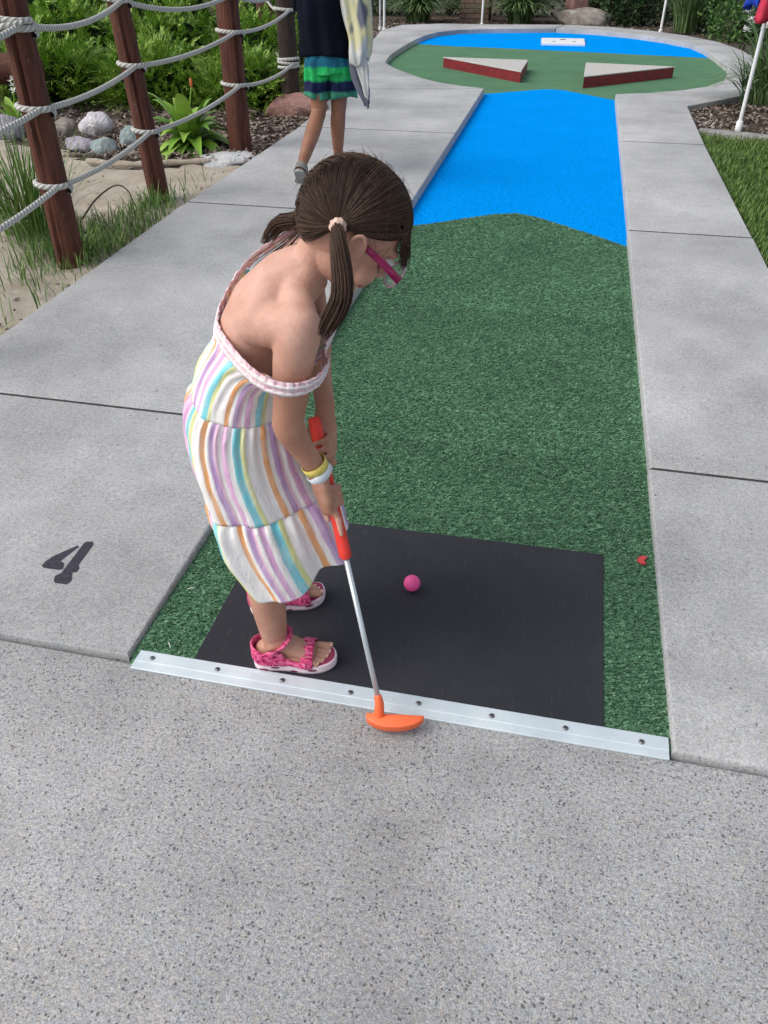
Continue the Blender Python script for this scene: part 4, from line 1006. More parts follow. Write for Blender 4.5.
Bd.tube(spline([WL + g * .01 - f2 * .006, PB + g * .015 + f1 * .010 - f2 * (RG + .010), PB + g * .045 - f1 * .001 - f2 * (RG + .008), PB + g * .066 - f1 * .006 - f2 * (RG + .004)], 10), [.0125, .012, .0116, .011, .010, .0096, .009, .0086, .008, .007], 12, dome=True)
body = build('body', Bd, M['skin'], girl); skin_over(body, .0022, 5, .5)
cc = np.empty(len(body.data.vertices) * 3); body.data.vertices.foreach_get('co', cc); cc = cc.reshape(-1, 3) + world_loc(girl)
hd_d = np.linalg.norm(cc - GH, axis=1); hand_d = np.minimum(np.linalg.norm(cc - WR, axis=1) - .035, np.linalg.norm(cc - WL, axis=1) - .03)
wgt = np.clip((hd_d - .10) / .04, 0, 1) * np.clip((cc[:, 2] - .11) / .03, 0, 1) * np.where(cc[:, 2] < .62, np.clip(hand_d / .03 - .6, 0, 1), 1)
vg = body.vertex_groups.new(name='soft')
for lv in np.unique(np.round(wgt, 1)):
    if lv > 0: vg.add(np.nonzero(np.round(wgt, 1) == lv)[0].tolist(), float(lv), 'REPLACE')
modify(body, ('SMOOTH', dict(factor=.5, iterations=60, vertex_group='soft')))
body.vertex_groups.clear()
cc = np.empty(len(body.data.vertices) * 3); body.data.vertices.foreach_get('co', cc); cc = cc.reshape(-1, 3) + world_loc(girl)
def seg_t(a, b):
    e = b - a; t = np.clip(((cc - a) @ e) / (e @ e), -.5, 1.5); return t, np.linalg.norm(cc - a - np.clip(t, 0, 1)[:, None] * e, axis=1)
tan = np.zeros(len(cc))  # weight of the darker skin colour: arms, lower legs, partly the head
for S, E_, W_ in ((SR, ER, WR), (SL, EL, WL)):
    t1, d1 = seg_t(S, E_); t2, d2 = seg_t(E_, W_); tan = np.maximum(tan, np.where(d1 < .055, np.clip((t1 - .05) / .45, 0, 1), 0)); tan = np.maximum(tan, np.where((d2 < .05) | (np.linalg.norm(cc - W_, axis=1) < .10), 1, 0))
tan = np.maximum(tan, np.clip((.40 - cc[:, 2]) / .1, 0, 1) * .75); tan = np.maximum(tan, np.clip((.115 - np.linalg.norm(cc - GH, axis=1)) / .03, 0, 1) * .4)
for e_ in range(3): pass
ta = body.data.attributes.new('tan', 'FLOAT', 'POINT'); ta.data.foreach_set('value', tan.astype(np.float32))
for T in (TR, TL):
    for c, f, l, r_ in T:
        mb = MB(); mb.ell(c - f * .001 - V(0, 0, r_ * .05), (f * r_ * .55, l * r_ * .62, V(0, 0, .0012)), 10, 6); build('toenail', mb, M['nail'], body)
for q in (-1, 1):
    mb = MB(); mb.ell(GL(.0785, q * .030, .0), (gd * .010, gr * .013, gu * .0095), 16, 12); ey = build('eye', mb, M['eyewhite'], body)
    mb = MB(); mb.ell(GL(.0845, q * .030, -.001), (gd * .0048, gr * .0060, gu * .0060), 14, 10); build('iris', mb, M['iris'], ey)
    mb = MB(); mb.tube([GL(.0875, q * (.018 + .006 * k), .020 + .0035 * math.sin(k / 4 * math.pi)) - gd * .0016 * k for k in range(5)], [.0012, .0018, .0018, .0016, .0008], 6); build('eyebrow', mb, M['scalp'], body)
mb = MB(); mb.tube([GL(.080, -.018, -.062), GL(.0865, -.008, -.0605), GL(.0885, 0, -.061), GL(.0865, .008, -.0605), GL(.080, .018, -.062)], [.0025, .0042, .0046, .0042, .0025], 8, dome=True); mb.tube([GL(.079, -.015, -.066), GL(.086, 0, -.0675), GL(.079, .015, -.066)], [.0025, .0048, .0025], 8, dome=True); build('lips', mb, M['lip'], body)

# dress
NS = 260
TH = np.arange(NS) * 2 * math.pi / NS
def oval(cx, cz, nx, nz, a, b, cy=1.255):
    n_ = unit(V(nx, 0, nz)); D = V(-n_[2], 0, n_[0])
    return V(cx, cy, cz) + np.outer(np.cos(TH) * a, V(0, 1, 0)) + np.outer(np.sin(TH) * b, D)
def keyed(keys):
    ang = [k[0] for k in keys] + [360]; out = np.zeros((NS, 3)); P = [V(k[1]) for k in keys]; n = len(P)
    for i, t in enumerate(np.degrees(TH)):
        k = max(j for j in range(n) if ang[j] <= t); f = (t - ang[k]) / (ang[k + 1] - ang[k]); a, b, c, d = P[k - 1], P[k], P[(k + 1) % n], P[(k + 2) % n]
        out[i] = .5 * (2 * b + (c - a) * f + (2 * a - 5 * b + 4 * c - d) * f * f + (3 * b - a - 3 * c + d) * f ** 3)
    return out
TOP = keyed([(0, (-.470, 1.374, .775)), (45, (-.566, 1.330, .848)), (90, (-.588, 1.255, .792)), (135, (-.556, 1.178, .778)), (180, (-.478, 1.136, .742)), (225, (-.410, 1.172, .722)), (270, (-.398, 1.262, .735)), (315, (-.402, 1.338, .765))])
KEYR = [TOP, oval(-.525, .715, .50, .86, .110, .082), oval(-.548, .675, .34, .94, .117, .088), oval(-.559, .632, .20, .98, .125, .096),
        oval(-.566, .578, .10, 1, .136, .104), oval(-.558, .503, .02, 1, .144, .108), oval(-.536, .424, -.05, 1, .146, .111), oval(-.514, .340, -.08, 1, .152, .117),
        keyed([(0, (-.505, 1.400, .262)), (45, (-.585, 1.352, .260)), (90, (-.622, 1.262, .262)), (135, (-.560, 1.168, .258)), (180, (-.472, 1.100, .250)), (225, (-.412, 1.160, .272)), (270, (-.372, 1.25, .274)), (315, (-.415, 1.36, .27))])]
KV = [0, .085, .13, .178, .235, .31, .395, .48, .562]
TIER = [(0, .179, .00, 46), (.177, .396, .052, 38), (.394, .562, .018, 34)]
def key_at(v):
    k = min(max(j for j in range(len(KV)) if KV[j] <= v), len(KV) - 2); t = (v - KV[k]) / (KV[k + 1] - KV[k])
    a, b, c, d = KEYR[max(k - 1, 0)], KEYR[k], KEYR[k + 1], KEYR[min(k + 2, len(KV) - 1)]
    return .5 * (2 * b + (c - a) * t + (2 * a - 5 * b + 4 * c - d) * t * t + (3 * b - a - 3 * c + d) * t ** 3)
qd = np.random.default_rng(12)
mb = MB(); UV = []; pb = qd.uniform(0, 6, 8)
for ti, (v0, v1, off, gath) in enumerate(TIER):
    vs = np.linspace(v0, v1, 34); rows = []; ph = qd.uniform(0, 6, 8); pg = qd.uniform(.6, 1.4, NS)
    fr = np.cumsum(qd.uniform(.6, 1.4, NS)); fr = fr / fr[-1] * 2 * math.pi * gath
    for v in vs:
        P = key_at(v); c = P.mean(0); out = P - c; out = out / np.linalg.norm(out, axis=1)[:, None]
        t = (v - v0) / (v1 - v0)
        fold = v / .562
        big = (.0095 * fold ** 1.6) * (np.sin(7 * TH + pb[0] + .6 * np.sin(2 * TH + pb[1])) + .5 * np.sin(11 * TH + pb[2] + 4 * v)) + 0.004 * fold * np.sin(4 * TH + pb[3] + 5 * v)
        if ti == 0: gz_ = (.0018 * np.sin(fr) * np.sin(v * 520) * math.exp(-t * 5) + .0012 * np.sin(fr * .6 + v * 40)) * min(1, (1 - t) * 6)
        else: gz_ = (.0055 * np.sin(fr) * math.exp(-t * 3.6) + .0018 * np.sin(fr * .5 + ph[4]) * (1 - .5 * t)) * min(1, .15 + t * 12) - .0016 * max(0, 1 - t * 14)
        gz_ = gz_ + 0.0017 * np.sin(3 * TH + 60 * v + pb[5]) * np.sin(9 * TH - 45 * v + pb[6])
        puff = (.0065 * math.sin(math.pi * min(1, t * 5) / 2) if ti else .005 * (1 if False else 0)) + (.005 if ti == 2 else 0)
        lip = 0
        Q = P + out * (big + gz_ + puff + lip)[:, None]
        if ti == 2: Q[:, 2] += t * (.010 * np.sin(3 * TH + 1.2) + .006 * np.sin(7 * TH + ph[0]))
        rows.append(Q)
    n0 = mb.n; mb.loft(rows, True, False)
    for v in vs:
        u_ = (TH / (2 * math.pi) * .90 + off + .0015 * np.sin(v * 12 + ph[7])); UV.append(np.stack([u_, np.full(NS, v)], 1))
UV = np.concatenate(UV)
# avoid the seam jump: last column wraps back, so repeat is whole (0.90 = 6 repeats of 0.15)
dress = build('dress', mb, M['dress'], girl, uv=UV)
me = dress.data; lay = me.uv_layers[0]
luv = np.empty(len(me.loops) * 2); lay.data.foreach_get('uv', luv); luv = luv.reshape(-1, 4, 2)
jump = luv[:, :, 0].max(1) - luv[:, :, 0].min(1) > .45
for i in np.nonzero(jump)[0]:
    m_ = luv[i, :, 0].max(); luv[i, :, 0] = np.where(luv[i, :, 0] < m_ - .45, luv[i, :, 0] + .90, luv[i, :, 0])
lay.data.foreach_set('uv', luv.ravel())
modify(dress, ('SOLIDIFY', dict(thickness=.0016, offset=0)))
dress.data.polygons.foreach_set('use_smooth', [True] * len(dress.data.polygons))
# off-shoulder band: across the back, round the right upper arm, over the left shoulder
BAND = [(-.590, 1.255, .796), (-.567, 1.190, .787), (-.524, 1.142, .770), (-.478, 1.108, .752), (-.440, 1.095, .740), (-.402, 1.100, .735), (-.374, 1.128, .737), (-.366, 1.170, .746), (-.385, 1.215, .735), (-.398, 1.27, .735), (-.388, 1.33, .775), (-.400, 1.375, .83),
        (-.428, 1.398, .888), (-.470, 1.400, .905), (-.514, 1.370, .890), (-.554, 1.336, .862), (-.580, 1.298, .827), (-.590, 1.255, .796)]
P = spline(BAND, 300); hd = unit(V(.30, 0, .95))
def band(name, P, w, th, wav, mat, up0=0.0):
    W0, T0, U0, A0 = w, th, up0, wav; mb = MB(); rings = []; P = P[:-1]; n = len(P); cen = V(-.47, 1.25, .80)
    for i, p in enumerate(P):
        kq = float(np.interp(p[1], [1.20, 1.28], [1, .55])) if p[0] < -.42 else 1.0; w, th, up0, wav = W0 * kq, T0 * kq, U0 * kq, A0 * kq
        t = unit(P[(i + 1) % n] - P[i - 1]); h = unit(hd - t * (t @ hd)); o = np.cross(t, h); o = o if o @ (p - cen) > 0 else -o
        s1 = math.sin(i * .9) * wav + math.sin(i * 1.73 + 1) * wav * .6; s2 = math.sin(i * 1.1 + 2) * wav + math.sin(i * .47) * wav
        rings.append([p + h * (up0 + w * .5 + s1 * .6) + o * (th + s1), p + h * (up0 + w * .15) + o * (th * 1.2 + s2 * .3), p + h * (up0 - w * .15) + o * (th * 1.2), p + h * (up0 - w * .5 + s2 * .6) + o * (th + s2),
                      p + h * (up0 - w * .5 + s2 * .6) + o * s2, p + h * up0 - o * .0005, p + h * (up0 + w * .5 + s1 * .6) + o * s1])
    rings.append(rings[0]); mb.loft(rings, True, False); return build(name, mb, mat, dress)
band('neckline_frill', P, .027, .0020, .0013, M['trim']); band('neckline_frill', P, .006, .0042, .0010, M['frillwhite'], .004); band('neckline_frill', P, .005, .0042, .0010, M['frillwhite'], -.008)

# sandals
def sandal(FF, med, label=None):
    P, f, l = FF; root = empty('sandal', (0, 0, 0)); root.parent = girl; root.location = tuple(V(*P(0, 0, 0)) - world_loc(girl))
    bpy.data.objects.remove(root)
    out = [(-.002, 0), (.002, .018), (.014, .028), (.035, .030), (.07, .028), (.10, .033), (.130, .040), (.155, .0385), (.172, .030), (.183, .014), (.186, -.004), (.182, -.018), (.168, -.029), (.145, -.036), (.115, -.036), (.08, -.029), (.045, -.027), (.018, -.026), (.003, -.016)]
    out = [(a, b * med) for a, b in out]; S_ = spline([(a, b, 0) for a, b in out] + [(out[0][0], out[0][1], 0)], 80)[:-1]
    def ring(ins, z, lift=1):
        c = V(.09, 0, 0); r = []
        for q in S_:
            e = unit(q - c); x = q - e * ins; zz = z + (max(0, (x[0] - .14) / .046) ** 2 * .006 if lift else 0)
            r.append(P(x[0], x[1], zz))
        return r
    mb = MB(); mb.loft([ring(.004, -.0205), ring(.000, -.0192), ring(-.001, -.011), ring(.0005, -.010), ring(-.0015, -.004), ring(.001, .003), ring(.004, .004)]); so = build('sandal', mb, M['sole'], girl)
    mb = MB(); mb.loft([ring(.0035, .0), ring(.0035, .0042), ring(.006, .0050)]); build('footbed', mb, M['footbed'], so)
    for k in (.02, .048, .09, .135):
        for sd in (-1, 1):
            j = min(range(len(S_)), key=lambda i: abs(S_[i][0] - k) + (0 if S_[i][1] * sd > 0 else 9)); q, q2 = S_[j], S_[(j + 1) % len(S_)]; e = unit(q2 - q); E3 = f * e[0] + l * e[1]; nn = np.cross(E3, V(0, 0, 1))
            mb = MB(); mb.ell(P(q[0], q[1], -.0075 - (.007 if k in (.02, .09) else 0)), (E3 * .011, nn * .0014, V(0, 0, .0038)), 14, 8); build('sole_inlay', mb, M['soledark'], so)
    def strap(pts, w, wd, name='strap', th=.0022):
        C0 = [P(*p) for p in pts]; sp = spline(C0, 26); W_ = spline([f * a[0] + l * a[1] + V(0, 0, a[2]) for a in wd], 26); ww = np.interp(np.linspace(0, 1, 26), np.linspace(0, 1, len(w)), w)
        mb = MB(); rings = []; cen = P(.07, 0, .02)
        for i, p in enumerate(sp):
            t = unit(sp[min(i + 1, 25)] - sp[max(i - 1, 0)]); h = unit(W_[i] - t * (t @ W_[i])); o = np.cross(t, h)
            o = o if o @ (p - cen) > 0 else -o; a = ww[i] / 2
            rings.append([p + h * a, p + h * a + o * th * .8, p + h * a * .8 + o * th * 1.6, p - h * a * .8 + o * th * 1.6, p - h * a + o * th * .8, p - h * a])
        mb.loft(rings); return build(name, mb, M['strapp'], so)
    m = med
    # heel counter
    strap([(.062, .029 * m, .012), (.035, .031 * m, .019), (.010, .024 * m, .024), (-.003, 0, .026), (.010, -.024 * m, .024), (.035, -.031 * m, .019), (.062, -.030 * m, .012)], [.022, .034, .044, .048, .044, .034, .022], [(0, 0, 1)] * 7, 'heel_strap')
    # ankle strap over the instep
    strap([(.030, .030 * m, .030), (.052, .0325 * m, .044), (.072, .022 * m, .062), (.079, 0, .067), (.072, -.022 * m, .060), (.052, -.0325 * m, .044), (.030, -.030 * m, .030)], [.016, .020, .024, .026, .024, .020, .016], [(.5, 0, .6), (.5, 0, .7), (.7, 0, .5), (.8, 0, .4), (.7, 0, .5), (.5, 0, .7), (.5, 0, .6)], 'ankle_strap')
    # toe strap
    strap([(.126, .041 * m, .0), (.127, .039 * m, .014), (.124, .024 * m, .0275), (.124, 0, .032), (.122, -.022 * m, .027), (.120, -.036 * m, .014), (.118, -.037 * m, .0)], [.030, .028, .026, .026, .026, .028, .030], [(1, 0, 0)] * 7, 'toe_strap')
    # side straps tying toe strap and heel together
    for sd in (1, -1):
        y0 = .030 if sd * m * m > 0 else .030
        strap([(.050, sd * .0315, .020), (.075, sd * .0305, .014), (.098, sd * .0345, .010), (.120, sd * .0395, .010)], [.024, .018, .016, .022], [(0, 0, 1)] * 4, 'side_strap')
        strap([(.070, sd * .029, .002), (.066, sd * .030, .022), (.060, sd * .031, .040)], [.018, .016, .018], [(1, 0, .3)] * 3, 'side_strap')
    mb = MB(); mb.box(P(.122, -m * .018, .0335), (f * .012, unit(l * -m + V(0, 0, -.45)) * .012, V(0, 0, .0022))); build('strap_tab', mb, M['strapp'], so, smooth=False)
    return so
sandal(FR, 1); sandal(FL_, -1)

# wristbands
def wrist_ring(t, w, mat, rr, tilt):
    c = ER * (1 - t) + WR * t; ax = unit(WR - ER + V(tilt, 0, 0)); e = unit(np.cross(ax, V(0, 1, 0))); q = np.cross(ax, e); rings = []
    for a in np.linspace(0, 2 * math.pi, 41):
        o = e * math.cos(a) + q * math.sin(a); rings.append([c + o * rr + ax * w / 2, c + o * (rr + .0012) + ax * w / 2, c + o * (rr + .0016), c + o * (rr + .0012) - ax * w / 2, c + o * rr - ax * w / 2])
    mb = MB(); mb.loft(rings, True, False); build('wristband', mb, mat, girl)
wrist_ring(.88, .016, M['bandyellow'], .0235, .0); wrist_ring(1.04, .019, M['bandwhite'], .0245, .05)

# hair
HC = GH + gu * .010 - gd * .004
HA = (.0935, .0785, .0895)
def HS(dv, k=1.0): return HC + gd * dv[0] * HA[0] * k + gr * dv[1] * HA[1] * k + gu * dv[2] * HA[2] * k
cap = MB(); n_, m_ = 144, 96; rows = []
for j in range(m_ + 1):
    t = math.pi * j / m_; rows.append([(math.sin(t) * math.cos(a), math.sin(t) * math.sin(a), math.cos(t)) for a in np.arange(n_) * 2 * math.pi / n_])
idx = cap.add([HS(p, .985) for r_ in rows for p in r_], [])
def hairline(x, y):
    return float(np.interp(math.degrees(math.atan2(abs(y), x)), [0, 30, 52, 66, 80, 92, 104, 120, 145, 180], [.52, .47, .32, .16, .06, .03, -.06, -.40, -.72, -.82]))
def bald(p):
    x, y, z = p
    return z < hairline(x, y)
    return (x > .62 and z < .50) or (x > .30 and z < .12) or (x > -.02 and z < -.25) or (z < -.70 and x > -.3) or z < -.9
for j in range(m_):
    for i in range(n_):
        c = [rows[j][i], rows[j + 1][i], rows[j + 1][(i + 1) % n_], rows[j][(i + 1) % n_]]
        if not any(bald(p) for p in c): cap.f.append((j * n_ + i, (j + 1) * n_ + i, (j + 1) * n_ + (i + 1) % n_, j * n_ + (i + 1) % n_)); cap.m.append(0)
hair = build('hair', cap, M['scalp'], girl)
modify(hair, ('SOLIDIFY', dict(thickness=.004, offset=1)))
mb = MB()
def slerp(a, b, t):
    w = math.acos(max(-1, min(1, float(a @ b)))); return a if w < 1e-4 else (math.sin((1 - t) * w) * a + math.sin(t * w) * b) / math.sin(w)
def strand(pts, r, taper=(.7, 1, .8), n=10, k=4, flat=.6):
    P = spline(pts, n); rr = np.interp(np.linspace(0, 1, n), np.linspace(0, 1, len(taper)), taper) * r
    mb.tube(P, [(a, a * flat) for a in rr], k)
hr = random.Random(5)
TIE = {s: unit(V(-.42, s * .88, -.20)) for s in (1, -1)}
for s in (1, -1):
    for i in range(2100):
        if i % 5 == 4:
            al = R(hr.choice((hr.uniform(8, 62), hr.uniform(104, 178), hr.uniform(104, 178)))); zl = hairline(math.cos(al), math.sin(al)) + hr.uniform(.0, .10); q_ = math.sqrt(max(.02, 1 - zl * zl)); a = V(q_ * math.cos(al), s * q_ * math.sin(al), zl); phi = 1.5
        elif i % 5 < 3:
            phi = R(hr.uniform(58, 246)); a = unit(V(math.cos(phi), s * hr.uniform(-.30, .26), math.sin(phi)))
        else:
            be = R(hr.uniform(0, 62)); phi = R(hr.uniform(46, 64)); a = unit(V(math.cos(phi) * math.cos(be), s * math.sin(be), math.sin(phi) * math.cos(be)))
        t0 = hr.random() ** 1.5 * .55; k0 = hr.uniform(1.0, 1.045); pts = []; j1, j2 = hr.gauss(0, .02), hr.gauss(0, .02)
        for t in np.linspace(t0, 1, 8):
            p = slerp(a, TIE[s], t); bul = 1.0 + (k0 - 1) * min(1, .25 + 2.5 * (t - t0)) + .035 * math.sin(math.pi * t) * (1 if math.sin(phi) > -.1 else .6)
            q = HS(unit(p + V(j1, 0, j2) * math.sin(math.pi * t)), bul); pts.append(q)
        strand(pts, hr.uniform(.0007, .0016), (.4, 1, 1, .7), 11, 3, .7)
# loose fine hairs over the crown
for i in range(260):
    s = hr.choice((1, -1)); phi = R(hr.uniform(60, 215)); a = unit(V(math.cos(phi), s * .05, math.sin(phi)))
    pts = [HS(slerp(a, TIE[s], t), 1.035 + .03 * math.sin(math.pi * t) + hr.uniform(0, .03)) for t in np.linspace(hr.uniform(0, .3), hr.uniform(.5, .95), 6)]
    strand(pts, .00045, (.5, 1, .3), 10, 3, 1)
# fringe falling forward past the forehead
for i in range(420):
    y = hr.uniform(-.62, .98); phi = R(hr.uniform(62, 100)); a = unit(V(math.cos(phi), y * .55, math.sin(phi))); b = unit(V(math.cos(R(30)), y * .95, math.sin(R(30))))
    k0 = hr.uniform(1.005, 1.045); pts = [HS(slerp(a, b, t), k0 + .012 * math.sin(3 * t)) for t in np.linspace(0, 1, 5)]
    ln = hr.uniform(.010, .075) * (1 - .3 * abs(y)); e = pts[-1]
    dr = unit(unit(pts[-1] - pts[-2]) * hr.uniform(.35, .75) + V(hr.gauss(-.08, .10), hr.gauss(0, .12), -.9)); pts += [e + dr * ln * .5 + gd * .003, e + dr * ln * .75 + V(0, 0, -ln * .3)]
    strand(pts, hr.uniform(.0006, .0013), (.5, 1, 1, .7, .2), 14, 4, .6)
def tail(path, n, spread, seed, rad=(.0007, .0015)):
    q = random.Random(seed); path = [V(p) for p in path]; C0 = spline(path, 12)
    for i in range(n):
        a, rr = q.uniform(0, 6.28), math.sqrt(q.random()); L_ = q.uniform(.55, 1.0) if i % 4 else q.uniform(.85, 1.12); pts = []; w1, w2 = q.gauss(0, .2), q.gauss(0, .35)
        for k in range(9):
            t = min(1.0, k / 8 * L_); j = min(int(t * 11), 10); c = C0[j] * (1 - (t * 11 - j)) + C0[j + 1] * (t * 11 - j); tn = unit(C0[j + 1] - C0[j]); e = unit(np.cross(tn, V(.3, 1, .1))); f_ = np.cross(tn, e)
            sp = np.interp(t, [0, .12, .45, .8, 1], spread) * rr; aa = a + w2 * t; pts.append(c + e * math.cos(aa) * sp + f_ * math.sin(aa) * sp * .75 + e * w1 * .012 * t * t)
        strand(pts, q.uniform(*rad), (.8, 1, 1, .8, .3), 12, 4, .7)
tr = HS(TIE[1], 1.06); tl = HS(TIE[-1], 1.06)
tail([tr - gr * .012, tr + V(.004, -.020, -.010), V(-.318, 1.125, .905), V(-.330, 1.108, .868), V(-.348, 1.098, .834)], 430, [.007, .011, .019, .016, .008], 3)
tail([tl + gr * .01, tl + V(-.02, .02, .004), V(-.455, 1.350, .940), V(-.505, 1.368, .925), V(-.535, 1.366, .885)], 260, [.007, .010, .016, .014, .009], 4)
tail([tl + V(-.01, 0, -.02), V(-.46, 1.32, .915), V(-.525, 1.315, .865), V(-.55, 1.30, .835)], 16, [.004, .008, .014, .020, .016], 9, (.0005, .0009))
for i in range(150):      # flyaways
    a = unit(V(hr.gauss(-.1, .6), hr.gauss(.2, .7), abs(hr.gauss(.5, .5)))); p = HS(a, 1.02); o = unit(p - HC); q = unit(np.cross(o, V(hr.gauss(0, 1), hr.gauss(0, 1), hr.gauss(0, 1)))); ln = hr.uniform(.02, .06)
    strand([p, p + q * ln * .5 + o * ln * .12, p + q * ln + o * ln * hr.uniform(.05, .4) - V(0, 0, ln * .2)], .0004, (1, .8, .3), 8, 3, 1)
build('hair_strands', mb, M['hair'], hair)
for s, t_ in ((1, tr), (-1, tl)):
    mb = MB(); ax = unit(gr * s + V(0, 0, -.25)); e = unit(np.cross(ax, gu)); q = np.cross(ax, e)
    rings = []
    for a in np.linspace(0, 2 * math.pi, 29)[:-1]:
        o = e * math.cos(a) + q * math.sin(a); rr = .0052 + .0008 * math.sin(a * 9)
        rings.append([t_ + o * (.0088 + rr * math.cos(b)) + ax * (rr * 1.5 * math.sin(b)) for b in np.arange(10) * math.pi / 5])
    rings.append(rings[0]); mb.loft(rings, True, False); build('hair_tie', mb, M['scrunchie'], hair)
# spectacles
TEMPLE = []
for s in (1, -1):
    mb = MB(); mb.tube([GL(.004, s * .0765, -.004), GL(.05, s * .0765, -.004), GL(.099, s * .066, -.008)], [(.0050, .0016), (.0062, .0018), (.0068, .0022)], 10, ref=gu); mb.tube([GL(-.016, s * .074, -.022), GL(-.006, s * .077, -.008), GL(.006, s * .0765, -.004)], [(.0036, .0016), (.0045, .0016), (.005, .0016)], 10, ref=gu)
    TEMPLE.append(mb)
mb = MB()
for s in (1, -1):
    ring = [GL(.104 - .004 * abs(math.cos(a)), s * (.034 + .0275 * math.cos(a)), -.010 + .0225 * math.sin(a)) for a in np.linspace(0, 2 * math.pi, 33)]; mb.tube(ring, [(.0026, .0018)] * 33, 8, caps=False)
mb.tube([GL(.103, -.008, -.004), GL(.106, 0, -.001), GL(.103, .008, -.004)], .0022, 8); gl = build('spectacles', mb, M['specfront'], girl)
for m__ in TEMPLE: build('temple_arm', m__, M['specs'], gl)
for s in (1, -1):
    mb = MB(); mb.ell(GL(.1025, s * .034, -.010), (gd * .0012, gr * .026, gu * .021), 24, 10); build('lens', mb, M['lens'], gl)

# putter
put = empty('putter', tuple(PA - V(0, 0, .035)), 'child sized orange headed putter with red grip held over the metal strip', 'putter')
pp = lambda t: PB + (PA - PB) * t
mb = MB(); mb.tube([pp(-.035), pp(-.03), pp(0), pp(.2), pp(.40), pp(.425), pp(.435)], [(.008, .007), (.0118, .0105), (.0122, .0108), (.0112, .0100), (.0125, .0112), (.0125, .0112), (.0085, .0080)], 18, ref=V(1, 0, 0)); build('grip', mb, M['gripred'], put, auto=45)
mb = MB(); mb.tube([pp(.43), pp(.97)], .0056, 16); build('shaft', mb, M['shaft'], put)
mb = MB(); hb = V(-.232, 1.020, .0)
out = [(.0, .012)] + [(.052 - .060 * math.cos(a), .010 - .034 * math.sin(a)) for a in np.linspace(0, math.pi, 17)]
out = ccw([(x, y) for x, y in out[1:]]); zz = .018
def hp(x, y, z): return V(-.262 + x, 1.020 + y + x * .16, zz + z)
mb.loft([[hp(x, y, 0) for x, y in offset(out, .003)], [hp(x, y, .003) for x, y in out], [hp(x, y, .017) for x, y in out], [hp(x, y, .020) for x, y in offset(out, .004)]])
mb.tube([pp(.932), pp(.955), hp(.020, .004, .013)], [.0084, .0094, .0115], 16, dome=True); ph_ = build('putter_head', mb, M['headorange'], put, auto=50)
#BOY
# ------------------------------------------------------------------ the boy walking away
boy = empty('person', (-1.64, 5.62, .06), 'child in navy shirt and striped swim shorts walking away up the path', 'person')
Bb = MB(); BH = V(-1.655, 5.66, 1.375)
bd, bu, br = frame((0, 1, -.12), (0, .12, 1))
def BL(a, b, c): return BH + bd * a + br * b + bu * c
head(Bb, BL, bd, bu, br, 1.08)
Bb.tube([V(-1.635, 5.62, .66), V(-1.635, 5.62, .76), V(-1.64, 5.62, .88), V(-1.65, 5.62, 1.02), V(-1.655, 5.62, 1.13), V(-1.655, 5.63, 1.21)], [(.13, .09), (.145, .10), (.125, .085), (.14, .095), (.135, .08), (.05, .05)], 24, ref=V(1, 0, 0))
Bb.tube([V(-1.655, 5.62, 1.17), V(-1.655, 5.64, 1.25), BL(-.03, 0, -.05)], [.05, .044, .05], 18)
BS = ((V(-1.50, 5.62, 1.15), V(-1.425, 5.58, .93), V(-1.46, 5.76, .86), 1), (V(-1.80, 5.62, 1.15), V(-1.815, 5.68, .93), V(-1.74, 5.84, .90), -1))
for S, E_, W_, o in BS:
    Bb.ell(S, (V(.05, 0, 0), V(0, .05, 0), V(0, 0, .05))); Bb.tube(spline([V(-1.655, 5.62, 1.20), (S + V(-1.655, 5.62, 1.20)) / 2, S], 5), .045, 14)
    Bb.tube(spline([S, S * .5 + E_ * .5, E_], 8), [.046, .044, .043, .041, .039, .037, .036, .035], 18); Bb.tube(spline([E_, E_ * .6 + W_ * .4, W_], 8), [.035, .036, .035, .033, .030, .028, .026, .025], 18)
    hd_ = unit(V(-o * .5, .85, -.1)); sd_ = unit(np.cross(hd_, V(0, 0, 1))); Bb.tube([W_, W_ + hd_ * .04, W_ + hd_ * .075], [(.024, .018), (.034, .016), (.034, .014)], 16, ref=sd_, dome=True)
    for k in range(4):
        b = W_ + hd_ * .072 + sd_ * (k - 1.5) * .0165; Bb.tube([b, b + hd_ * .030 - V(0, 0, .006), b + hd_ * .045 - V(0, 0, .024), b + hd_ * .036 - V(0, 0, .042)], [.0085, .008, .0078, .0068], 10, dome=True)
    th_ = -o; Bb.tube([W_ + hd_ * .015 + V(0, 0, .008), W_ + hd_ * .04 + V(-o * .02, 0, .022), W_ + hd_ * .07 + V(-o * .03, 0, .014)], [.012, .011, .009], 10, dome=True)
def bleg(H_, K_, A_, bk):
    Bb.tube(spline([H_, H_ * .5 + K_ * .5, K_], 8), [.085, .080, .074, .068, .062, .057, .054, .052], 22)
    Bb.tube(spline([K_, K_ * .66 + A_ * .34 + bk, A_ * .85 + K_ * .15, A_], 10), [.051, .050, .051, .051, .047, .042, .037, .034, .032, .031], 22)
bleg(V(-1.562, 5.63, .70), V(-1.592, 5.665, .44), V(-1.612, 5.68, .15), V(0, -.016, 0)); bleg(V(-1.705, 5.61, .70), V(-1.705, 5.57, .430), V(-1.725, 5.205, .172), V(0, -.012, -.012))
